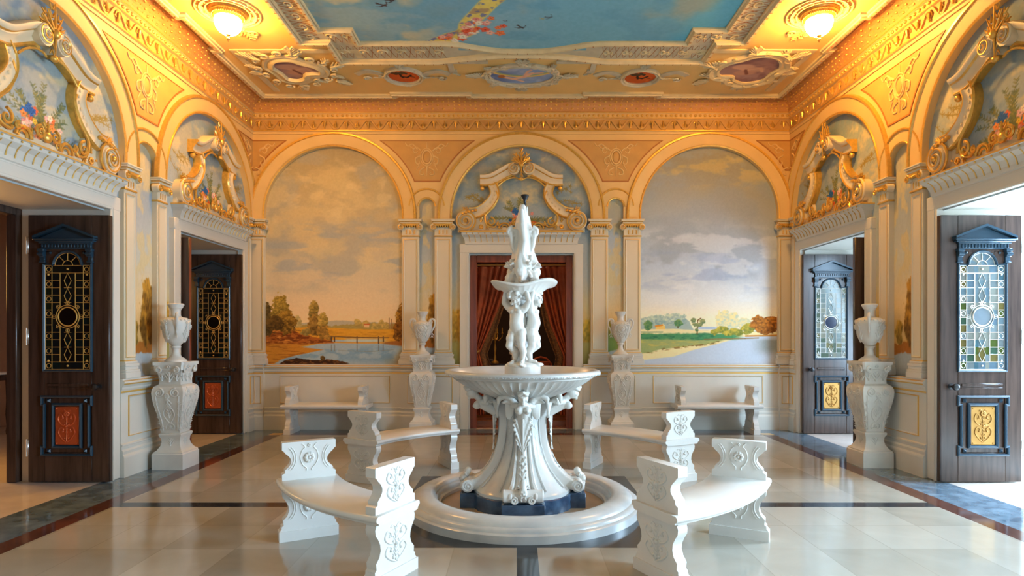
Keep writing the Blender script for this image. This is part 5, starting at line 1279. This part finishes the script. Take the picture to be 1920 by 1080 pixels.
mk = MB(); mk.ball((0, -.515, .235), (.034, .026, .042), 12, 9); mk.cap((0, -.47, .30), (0, -.505, .24), .03, .03); mk.ball((0, -.538, .232), (.008, .010, .014), 8, 6)
for s in (-1, 1):
    mk.ball((s*.014, -.537, .246), .008, 8, 6); mk.ball((s*.017, -.532, .222), .012, 8, 6); mk.tube([(s*.02, -.50, .265), (s*.04, -.49, .285), (s*.05, -.48, .265)], .009, 6); mk.tube([(s*.012, -.534, .205), (s*.02, -.528, .185), (s*.012, -.52, .17)], .009, 6)
mk.chain([(0, -(float(np.interp(z, [q[1] for q in rp[::-1]][2:], [q[0] for q in rp[::-1]][2:]))+.018), z) for z in (.27, .32, .38, .45)], [.016, .013, .010, .006])
for i in range(7): leafy(mk, lambda u, v, d: fr(u, v, .006+d), .004*(-1)**i, .28+.024*i, PI/2-.6*(-1)**i, .05, .03, .004, None, 2)
mask_me = fuse(mk, .004, 3); mask_me.materials.append(M['marble_rough']); link('mask', mask_me, ft)
sp = MB()                                                      # winged busts under the bowl
sp.chain([(0, -.20, .80), (0, -.29, .855), (0, -.345, .88)], [.055, .058, .056], 12)
for s in (-1, 1):
    sp.ball((s*.034, -.392, .862), (.034, .034, .034), 12, 8); sp.ball((s*.034, -.424, .858), .008, 7, 5); sp.cap((s*.05, -.34, .895), (s*.085, -.30, .885), .026, .02)
    sp.chain([(s*.06, -.28, .90), (s*.10, -.285, .955), (s*.15, -.30, .972), (s*.195, -.31, .945), (s*.20, -.315, .905)], [.026, .028, .028, .022, .010], 10)
    sp.chain([(s*.08, -.26, .92), (s*.13, -.27, .925), (s*.165, -.285, .915)], [.03, .024, .012], 8)
    for q in range(6): sp.cap((s*(.075+.012*q), -.25+.008*q, .92-.005*q), (s*(.085+.010*q), -.215, .80-.02*q+.012*q*q*.3), .016, .009, 8)
sp.cap((0, -.36, .905), (0, -.405, .945), .03, .028); sp.ball((0, -.43, .968), (.043, .050, .053), 14, 10)
sp.ball((0, -.478, .955), (.009, .012, .013), 8, 6); sp.ball((0, -.468, .935), (.016, .010, .007), 8, 6); sp.ball((0, -.462, .918), (.016, .014, .012), 8, 6)
for s in (-1, 1): sp.ball((s*.019, -.468, .974), (.009, .007, .006), 8, 6); sp.ball((s*.024, -.460, .950), (.014, .012, .012), 8, 6)
rnd = random.Random(2)
for i in range(34):
    a, e = rnd.uniform(0, 2*PI), rnd.uniform(.25, 1.4)
    sp.ball((.049*math.cos(a)*math.cos(e), -.425+.052*math.sin(a)*math.cos(e)+.0, .982+.052*math.sin(e)), rnd.uniform(.011, .017), 8, 6)
for i in range(7): sp.cap((.013*(i-3), -.43, 1.02), (.011*(i-3), -.50+.006*abs(i-3), 1.015-.008*abs(i-3)), .015, .012, 8)
sp_me = fuse(sp, .0055, 2); sp_me.materials.append(M['marble_rough']); link('winged_bust', sp_me, ft)
for k in (1, 2, 3):
    for nm, me in (('rib', rib_me), ('acanthus_leaf', leaf_me), ('mask', mask_me), ('winged_bust', sp_me)): link(nm, me, ft, (0, 0, 0), k*PI/2)
mb = MB(); nf = 52
outp = [(0, .915), (.17, .918), (.22, .925), (.27, .938), (.33, .958), (.40, .985), (.47, 1.018), (.535, 1.055), (.585, 1.09), (.60, 1.105)]
mb.lathe(outp+[(.61, 1.108), (.612, 1.116), (.632, 1.120), (.655, 1.128), (.668, 1.142), (.668, 1.152), (.655, 1.164), (.632, 1.170), (.61, 1.166), (.56, 1.14), (.45, 1.085), (.30, 1.05), (0, 1.04)], nf*6, mod=lambda t, r, z: (r*(1-.045*abs(math.cos(t*nf/2))**.7), z-.0) if (z < 1.104 and r > .2 and z < .91+r*.33) else (r, z))
for i in range(72):
    a = 2*PI*i/72; mb.tube([(.664*math.cos(a+q), .664*math.sin(a+q), 1.138+h) for q, h in ((-.035, -.006), (-.015, .007), (.015, .007), (.035, -.006))], .005, 5)
mb.build('bowl', 'marble_pool', ft, angle=60)
st = MB(); st.lathe([(0, 1.03), (.155, 1.03), (.155, 1.195), (.15, 1.20), (0, 1.20)], 40); st.build('statue_base', 'marble', ft)
rk = MB(); rnd = random.Random(5); rk.ball((0, 0, 1.20), (.155, .155, .045), 20, 10)
for i in range(22):
    a = rnd.uniform(0, 2*PI); r = rnd.uniform(.08, .15); rk.ball((r*math.cos(a), r*math.sin(a), 1.205+rnd.uniform(0, .02)), (rnd.uniform(.02, .045), rnd.uniform(.02, .045), rnd.uniform(.012, .022)), 9, 6, Matrix.Rotation(a, 3, 'Z'))
rk.chain([(0, 0, 1.2), (.01, .01, 1.45), (-.01, 0, 1.65), (0, 0, 1.87)], [.06, .04, .045, .07], 10)
for i in range(14): a = 2*PI*i/14*2.3; rk.ball((.045*math.cos(a), .045*math.sin(a), 1.24+.04*i), .024, 8, 6)
me = fuse(rk, .007, 3); me.materials.append(M['statue']); link('rock_and_tree_stump', me, ft)
def putto(seed, bend, headyaw, tilt):
    """child figure, feet at z=0, facing -Y, arms raised to carry the shell; 0.66 tall with arms"""
    m = MB(); rnd = random.Random(seed)
    s = bend                                                   # the side whose knee is bent
    tz = [.235, .262, .30, .34, .38, .42, .452, .478]; tx = [.030, .061, .066, .061, .060, .066, .074, .058]; ty = [.03, .052, .059, .060, .055, .050, .046, .036]; to = [.0, .004, -.004, -.016, -.014, -.007, 0, 0]
    for i in range(34):
        z = .24+.236*i/33; g = [float(np.interp(z, tz, q_)) for q_ in (tx, ty, to)]; m.ball((0, g[2], z), (g[0], g[1], .020), 20, 8)
    m.cap((-.055, 0, .455), (.055, 0, .455), .036, .036, 12)
    for q in (-1, 1):
        m.ball((q*.034, .042, .268), (.036, .034, .038), 12, 8); m.ball((q*.028, -.040, .44), (.028, .02, .022), 10, 7)
        k = .030 if q == s else .006
        hip, knee = (q*.036, 0, .26), (q*.046+q*.01*(q == s), -k-.006, .150)
        ank = (q*.048-.016*q*(q == s), .022 if q == s else .006, .034)
        m.chain([hip, knee], [.050, .034], 12); m.ball(((hip[0]+knee[0])/2, (hip[1]+knee[1])/2-.004, .21), (.046, .046, .05), 12, 8)
        m.chain([knee, (ank[0], ank[1]+.012, .098), ank], [.034, .033, .021], 12)
        m.cap((ank[0], ank[1]+.006, .018), (ank[0]+q*.008, ank[1]-.045, .012), .019, .014, 10)
        for j in range(5): m.cap((ank[0]+q*.008+(j-2)*.0065, ank[1]-.048, .009), (ank[0]+q*.010+(j-2)*.0075, ank[1]-.062+.003*abs(j-1), .007), .0058, .0048, 6)
        # raised arm
        sh = (q*.070, .002, .462); el = (q*.118, -.012, .525); wr = (q*.100, -.030, .610)
        if q == s: el = (q*.122, -.006, .515); wr = (q*.108, -.020, .605)
        m.chain([sh, ((sh[0]+el[0])/2, (sh[1]+el[1])/2, (sh[2]+el[2])/2-.003), el], [.031, .030, .024], 12); m.chain([el, ((el[0]+wr[0])/2, (el[1]+wr[1])/2, (el[2]+wr[2])/2), wr], [.024, .023, .015], 12)
        m.ball((wr[0]-q*.002, wr[1]-.002, wr[2]+.017), (.017, .010, .019), 10, 7)
        for j in range(4): m.chain([(wr[0]-.011+j*.0075, wr[1]-.002, wr[2]+.032), (wr[0]-.013+j*.009, wr[1]-.006, wr[2]+.046), (wr[0]-.013+j*.009, wr[1]+.004, wr[2]+.056-.003*abs(j-1.5))], [.0058, .0052, .0045], 6)
        m.chain([(wr[0]-q*.014, wr[1]-.004, wr[2]+.010), (wr[0]-q*.024, wr[1]-.009, wr[2]+.024), (wr[0]-q*.025, wr[1]-.008, wr[2]+.034)], [.0065, .0058, .005], 6)
    m.cap((0, .0, .475), (0, -.010, .515), .030, .030, 12)
    R = Matrix.Rotation(headyaw, 3, 'Z') @ Matrix.Rotation(tilt, 3, 'X'); hc = Vector((0, -.020, .552))
    def h(p): return hc+R @ (Vector(p)*1.14)
    m.ball(h((0, .006, .012)), (.057, .062, .058), 16, 12, R); m.ball(h((0, -.022, -.016)), (.044, .040, .042), 14, 10, R)
    m.ball(h((0, -.066, -.008)), (.008, .010, .008), 8, 6); m.cap(h((0, -.056, .012)), h((0, -.064, -.004)), .006, .008, 8)
    m.ball(h((0, -.055, -.030)), (.013, .008, .005), 8, 6); m.ball(h((0, -.054, -.038)), (.011, .008, .005), 8, 6); m.ball(h((0, -.048, -.052)), (.014, .013, .010), 8, 6)
    for q in (-1, 1):
        m.ball(h((q*.026, -.044, -.022)), (.019, .016, .017), 10, 7); m.ball(h((q*.020, -.056, .004)), (.010, .006, .006), 8, 6); m.cap(h((q*.008, -.058, .017)), h((q*.032, -.049, .018)), .006, .005, 7); m.ball(h((q*.055, .006, -.005)), (.008, .013, .016), 8, 6)
    for i in range(64):
        a = rnd.uniform(0, 2*PI); e = rnd.uniform(.12, 1.5)
        x, y, z = .058*math.cos(a)*math.cos(e), .062*math.sin(a)*math.cos(e)+.008, .062*math.sin(e)+.010
        if y < -.034 and z < .038: continue
        m.ball(h((x*1.06, y*1.06, z*1.06)), rnd.uniform(.013, .020), 8, 6)
    me = fuse(m, .0042, 7); me.materials.append(M['statue']); return me
for k, (ang, sd, bend, yaw, tl) in enumerate(((-2.05, 3, -1, .25, .45), (-.22, 8, 1, -.2, .1), (1.75, 5, -1, .2, .2))):
    r = .088
    link('putto', putto(sd, bend, yaw, tl), ft, (r*math.cos(ang)-.005, r*math.sin(ang), 1.225), ang+PI/2)
# scalloped shell carried by the putti
mb = MB()
def shell(t, r, z):
    rim = r/.265; wv = math.cos(3*t+1.9)*.75-.25*math.cos(t)*-1
    rr = r*(1+.085*rim*rim*math.cos(3*t+.9)); return (rr*(1-.03*abs(math.cos(t*13.5))**.7*(z < 1.880)*(z > 1.77)), z+.030*rim**3*wv)
mb.lathe([(0, 1.765), (.06, 1.772), (.11, 1.792), (.155, 1.822), (.195, 1.854), (.23, 1.878), (.258, 1.888), (.272, 1.892), (.278, 1.902), (.270, 1.913), (.248, 1.912), (.2, 1.892), (.14, 1.862), (0, 1.85)], 189, mod=shell)
mb.build('shell_bowl', 'statue', ft, angle=60)
up = MB(); rnd = random.Random(9)
up.chain([(0, 0, 1.86), (0, 0, 2.0), (0, 0, 2.2), (0, 0, 2.42), (0, 0, 2.565)], [.10, .085, .07, .058, .030], 14)
for k in range(3):                                             # three dolphins, heads down, tails up, with foliage and crouching forms
    a = -1.75+k*2*PI/3; ca, sa = math.cos(a), math.sin(a)
    def P(r, t, z): return (r*ca-t*sa, r*sa+t*ca, z)
    up.chain([P(.10, .01, 1.95), P(.115, 0, 2.01), P(.10, -.01, 2.08), P(.072, 0, 2.18), P(.062, .01, 2.30), P(.055, 0, 2.40), P(.05, 0, 2.48)], [.042, .052, .045, .036, .032, .028, .018], 12)
    up.cap(P(.13, .012, 1.955), P(.165, .02, 1.93), .026, .012); 
    for s in (-1, 1):
        up.ball(P(.135, s*.03, 2.0), .016, 8, 6); up.chain([P(.10, s*.035, 2.05), P(.125, s*.065, 2.07), P(.13, s*.085, 2.055)], [.02, .015, .008], 8)
    b = a+PI/3; ca, sa = math.cos(b), math.sin(b)
    up.chain([P(.07, 0, 1.98), P(.11, .01, 1.96), P(.135, 0, 1.915)], [.05, .045, .034], 10); up.ball(P(.085, -.01, 2.06), .036, 10, 8); up.chain([P(.10, .04, 1.99), P(.13, .02, 1.95), P(.12, -.03, 1.93)], [.02, .017, .012], 8); up.chain([P(.09, -.04, 2.0), P(.13, -.05, 1.96)], [.02, .016], 8)
    for q in range(7): up.cap(P(.075, .012*(q-3), 2.12), P(.062, .010*(q-3), 2.36), .010, .008, 7)
    for q in range(5): e = rnd.uniform(-.06, .06); up.cap(P(.10, e, 2.05), P(.145, e*1.5, 2.06+rnd.uniform(-.02, .04)), .018, .008, 7)
for s in (-1, 1):
    up.tube([(s*(.02+x), -.03, z) for x, z in spiral(.065, 2.345, .045, 1.5, PI/2, -1, 22)], lambda q: .020*(1-.4*q), 8); up.chain([(s*.055, -.03, 2.14), (s*.085, -.03, 2.22), (s*.098, -.03, 2.30), (s*.10, -.03, 2.345)], [.016, .020, .022, .022], 9)
up.chain([(-.01, -.07, 2.52), (-.004, -.075, 2.40), (.012, -.08, 2.26), (-.006, -.09, 2.14), (.02, -.11, 2.06)], [.022, .034, .028, .03, .036], 10); up.chain([(.03, .0, 2.50), (.040, -.01, 2.565)], [.02, .006], 8)
for i in range(26):
    a = 2.4*i; z = 1.92+.24*((i*7) % 26)/26; r = .12-.10*(z-1.92); up.ball((r*math.cos(a), r*math.sin(a), z), (.018, .018, .024), 8, 6)
for i in range(12):
    a = 2*PI*i/12; up.cap((.062*math.cos(a), .062*math.sin(a), 2.12), (.054*math.cos(a), .054*math.sin(a), 2.42), .011, .010, 7)
me = fuse(up, .0048, 1); me.materials.append(M['statue']); link('dolphin_finial', me, ft)
mb = MB(); mb.lathe([(0, 2.54), (.013, 2.545), (.012, 2.60), (.014, 2.63), (.030, 2.655), (.036, 2.664), (.034, 2.672), (.012, 2.665), (0, 2.66)], 20)
mb.v = [(x-.0+.02, y, z) for x, y, z in mb.v]; mb.build('nozzle', 'black', ft)
# ------------------------------------------------------------------ back room behind the curtains
def S_(mb, name, mats, label=None, **k): return struct(mb, name, mats, label=label, **k)
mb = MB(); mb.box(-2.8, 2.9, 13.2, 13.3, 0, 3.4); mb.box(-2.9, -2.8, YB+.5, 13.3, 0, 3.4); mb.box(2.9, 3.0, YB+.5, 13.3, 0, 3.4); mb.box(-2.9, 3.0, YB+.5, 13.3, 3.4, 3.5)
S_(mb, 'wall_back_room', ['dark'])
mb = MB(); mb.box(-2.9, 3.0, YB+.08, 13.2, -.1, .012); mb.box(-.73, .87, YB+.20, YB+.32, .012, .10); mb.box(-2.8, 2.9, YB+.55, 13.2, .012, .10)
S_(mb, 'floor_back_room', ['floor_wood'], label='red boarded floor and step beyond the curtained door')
def curtain(label, s, edge, outer):
    t = thing('curtain', label, 'curtain', (XC, YB+.75, 0), 0, 'red curtains in the back doorway')
    nu, nv = 90, 60; top, bot = 2.605, .12
    def pt(i, j, ext=0):
        q = i/nu; z = top+(bot-top)*j/nv
        e = float(np.interp(z, [p[1] for p in edge], [p[0] for p in edge]))
        x = outer+(e-outer)*q; g = float(np.interp(z, [.1, .9, 1.25, 2.62], [.7, .55, .5, 1]))
        return (x, (.045*math.sin(q*6*2*PI+1.3*math.sin(q*9)+.8*math.sin(z*2))*g+.02*math.sin(q*23+z)+.04*(1-g)), z)
    mb = MB(); mb.add([pt(i, j) for j in range(nv+1) for i in range(nu+1)], [(j*(nu+1)+i, j*(nu+1)+i+1, (j+1)*(nu+1)+i+1, (j+1)*(nu+1)+i) for j in range(nv) for i in range(nu)])
    o = mb.build('cloth', 'curtain', t); m = o.modifiers.new('s', 'SOLIDIFY'); m.thickness = .006
    mb = MB(); n2 = 12
    def pt2(k, j):
        p = pt(nu, j); z = p[2]; w = float(np.interp(z, [.1, 1.3, 1.9, 2.62], [.16, .13, .09, .03])); q = k/n2
        return (p[0]-s*q*w*-1*1.0 if False else p[0]+(-1 if outer > 0 else 1)*q*w, p[1]+.02*math.sin(q*7+z*3), z)
    mb.add([pt2(i, j) for j in range(nv+1) for i in range(n2+1)], [(j*(n2+1)+i, j*(n2+1)+i+1, (j+1)*(n2+1)+i+1, (j+1)*(n2+1)+i) for j in range(nv) for i in range(n2)])
    o = mb.build('border', 'curtain_dark', t); m = o.modifiers.new('s', 'SOLIDIFY'); m.thickness = .006
    mb = MB(); mb.tube([(outer, -.02, 1.12), (outer-.1*s*-1*(1 if False else 0)+(.10 if outer < 0 else -.10), -.06, 1.15), (outer+(.16 if outer < 0 else -.16), -.02, 1.2)], .016, 8); mb.build('tieback', 'goldline', t)
    return t
curtain('red velvet curtain drawn aside on the pond side of the back doorway', 1, [(-.62, .1), (-.64, .9), (-.70, 1.15), (-.50, 1.6), (-.30, 2.1), (-.14, 2.62)], -.86)
curtain('red velvet curtain drawn aside on the lake side of the back doorway', -1, [(.66, .1), (.70, .9), (.72, 1.1), (.50, 1.6), (.36, 2.1), (.20, 2.62)], .92)
mb = MB(); mb.tube([(-1.0, 0, 0), (1.05, 0, 0)], .018, 10); mb.ball((-1.0, 0, 0), .03); mb.ball((1.05, 0, 0), .03)
tag(mb.build('curtain_rod', 'brass', None, (XC, YB+.75, 2.63)), 'brass rod carrying the red curtains in the back doorway', 'rod')
def table(name, label, loc, w, d, h, top='wood_red', leg='wood_dark'):
    t = thing(name, label, 'table', loc)
    mb = MB(); mb.cbox(-w, w, -d, d, h-.035, h, .008); mb.build('top', top, t)
    mb = MB(); mb.cbox(-w+.04, w-.04, -d+.04, d-.04, h-.12, h-.033, .005); mb.build('apron', leg, t)
    for a in (-1, 1):
        for b in (-1, 1):
            mb = MB(); mb.lathe([(.022, 0), (.026, .05), (.016, .12), (.028, .3), (.02, .5), (.03, h-.1), (.03, h-.05)], 12, (a*(w-.07), b*(d-.07), 0)); mb.build('leg', leg, t)
    return t
table('side_table', 'small dark side table at the foot of the red curtain on the pond side', (XC-.74, 11.0, .10), .24, .20, .92, 'wood_dark')
t = thing('picture_frame', 'small gilt picture frame standing on the dark side table', 'picture', (XC-.70, 10.93, 1.036), .25)
mb = MB(); mb.ribbon([(-.07, 0), (.07, 0), (.07, .19), (-.07, .19)], [(-.014, 0), (-.014, .02), (.014, .02), (.014, 0)], W, closed=True); mb.build('frame', 'gold', t)
mb = MB(); mb.box(-.062, .062, -.008, 0, .008, .182); mb.build('picture', 'fabric_pic', t)
mb = MB(); mb.tube([(0, .0, .12), (0, .07, -.008)], .006, 6); mb.build('strut', 'black', t)
table('hall_table', 'dark table far behind the curtains carrying a white figurine', (XC-.28, 12.4, .10), .34, .24, .78, 'wood_dark')
fg = MB(); fg.lathe([(.07, 0), (.07, .02), (.045, .04), (.06, .10), (.05, .18), (.055, .24), (.03, .29), (.02, .32)], 16); fg.ball((0, 0, .35), (.034, .036, .042), 12, 9); fg.chain([(-.05, 0, .27), (-.075, -.02, .2), (-.04, -.05, .17)], [.018, .015, .012]); fg.chain([(.05, 0, .27), (.08, -.01, .33), (.06, -.02, .39)], [.018, .015, .012])
me = fuse(fg, .006, 2); me.materials.append(M['statue']); tag(link('figurine', me, None, (XC-.14, 12.35, .882)), 'small white figurine on the dark table behind the fountain', 'statue')
t = thing('chair', 'low red upholstered chair in the dark room behind the fountain', 'chair', (XC+.50, 11.4, .10), .4)
mb = MB(); mb.cbox(-.22, .22, -.22, .22, .38, .47, .03); mb.build('seat', 'curtain', t)
mb = MB(); mb.tube([(-.2, .2, .45), (-.21, .25, .8), (-.12, .27, .9), (0, .28, .93), (.12, .27, .9), (.21, .25, .8), (.2, .2, .45)], .02, 8); mb.cbox(-.17, .17, .225, .255, .55, .85, .012); mb.build('backrest', 'curtain', t)
for a in (-1, 1):
    for b in (-1, 1):
        mb = MB(); mb.tube([(a*.19, b*.19, .40), (a*.20, b*.20, .2), (a*.185, b*.185, 0)], [.022, .02, .014], 8); mb.build('leg', 'wood_dark', t)
t = thing('candelabra', 'gilt candelabra glinting behind the putti in the dark room', 'candelabra', (XC-.52, 12.42, .882))
mb = MB(); mb.lathe([(.08, 0), (.08, .02), (.03, .05), (.018, .2), (.03, .3), (.016, .4), (.02, .62), (0, .64)], 14); mb.build('stem', 'gold', t)
for k in range(5):
    a = 2*PI*k/5; mb = MB(); mb.tube([(0, 0, .5), (.08*math.cos(a), .08*math.sin(a), .46), (.15*math.cos(a), .15*math.sin(a), .54), (.15*math.cos(a), .15*math.sin(a), .60)], .009, 7); mb.lathe([(0, .6), (.03, .61), (.012, .62), (.012, .72), (0, .725)], 10, (.15*math.cos(a), .15*math.sin(a), 0)); mb.build('arm', 'gold', t)
# ------------------------------------------------------------------ dim hall beyond the left doors
mb = MB(); mb.box(-8.3, -8.2, 2.6, 11, 0, 3.4); mb.box(-8.3, XL-.82, 10.6, 10.7, 0, 3.4); mb.box(-8.3, XL-.82, 2.6, 2.7, 0, 3.4); mb.box(-8.3, XL-.80, 2.6, 10.7, 3.4, 3.5)
S_(mb, 'wall_left_hall', ['pink'], label='pink plaster wall of the dim hall beyond the left doorway')
mb = MB(); mb.box(-8.3, XL-.9, 2.6, 10.7, -.12, -.003); S_(mb, 'floor_left_hall', ['threshold'])
ct = table('console_table', 'marble topped console table in the hall beyond the left doorway', (-7.75, 8.35, 0), .32, .60, .92, 'marble', 'wood_dark')
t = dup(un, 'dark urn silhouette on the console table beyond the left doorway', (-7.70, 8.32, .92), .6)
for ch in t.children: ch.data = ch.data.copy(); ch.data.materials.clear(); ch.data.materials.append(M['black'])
del t['group']
# ------------------------------------------------------------------ terrace outside the right doors
mb = MB(); mb.box(XR+.82, XR+9, -6, 16, -.15, -.02); S_(mb, 'ground_terrace', ['stone'], label='pale stone terrace outside the right doors')
# ------------------------------------------------------------------ light
w = bpy.data.worlds.new('sky'); S.world = w; w.use_nodes = True
bg = w.node_tree.nodes['Background']; bg.inputs[0].default_value = (.62, .80, 1.0, 1); bg.inputs[1].default_value = 1.0
def area(name, loc, target, sx, sy, power, col):
    L = bpy.data.lights.new(name, 'AREA'); L.shape = 'RECTANGLE'; L.size = sx; L.size_y = sy; L.energy = power; L.color = col
    o = bpy.data.objects.new(name, L); C.objects.link(o); o.location = loc
    o.rotation_euler = (Vector(target)-Vector(loc)).to_track_quat('-Z', 'Y').to_euler(); return o
DAY = (.53, .76, 1.0)
area('daylight_right_centre', (XR+2.0, YC+.75, 2.1), (XR-3.2, YC-1.4, .5), 1.8, 2.8, 760, DAY)
area('daylight_right_far', (XR+2.0, YC+D2-.2, 1.7), (XR-3, YC+D2-.7, .9), 2.2, 2.8, 75, DAY)
area('daylight_right_near', (XR+1.2, YC-3.2, 2.3), (XR-4, YC-2.6, .3), 1.6, 2.6, 900, DAY)
area('front_fill', (XC, -2.2, 1.7), (XC, 6, 1.0), 2.0, 2.2, 22, DAY)  # unseen fill light added behind the camera
area('back_room_fill', (XC+.1, YB+1.9, 3.2), (XC, YB+1.2, 0), .5, .5, 22, (1, .6, .3))  # fill light without a fixture, added to brighten the red curtains
area('left_hall_lamp', (-7.0, 6.6, 3.3), (-7.6, 8.0, 0), .8, .8, 10, (1, .62, .38))
area('left_hall_warm_fill', (-6.35, 6.55, 2.2), (XC-2, 4.2, .0), .7, .7, 45, (1, .50, .13))  # unseen warm fill added in the dark hall to gild the left floor
# ------------------------------------------------------------------ camera
cam = bpy.data.cameras.new('camera'); co = bpy.data.objects.new('camera', cam); C.objects.link(co)
co.location = (0, 0, 1.47); co.rotation_euler = (PI/2, 0, 0)
cam.sensor_width = 36; cam.lens = 1130/1920*36; cam.shift_x = (960-969)/1920; cam.shift_y = (627-540)/1920; cam.clip_start = .05
S.camera = co
S.view_settings.view_transform = 'Standard'; S.view_settings.look = 'None'; S.view_settings.gamma = 1; S.view_settings.use_curve_mapping = False
S.view_settings.exposure = 0.06
S.cycles.max_bounces = 8; S.cycles.diffuse_bounces = 3; S.cycles.sample_clamp_indirect = 6; S.cycles.use_denoising = True
S.cycles.caustics_reflective = False; S.cycles.caustics_refractive = False
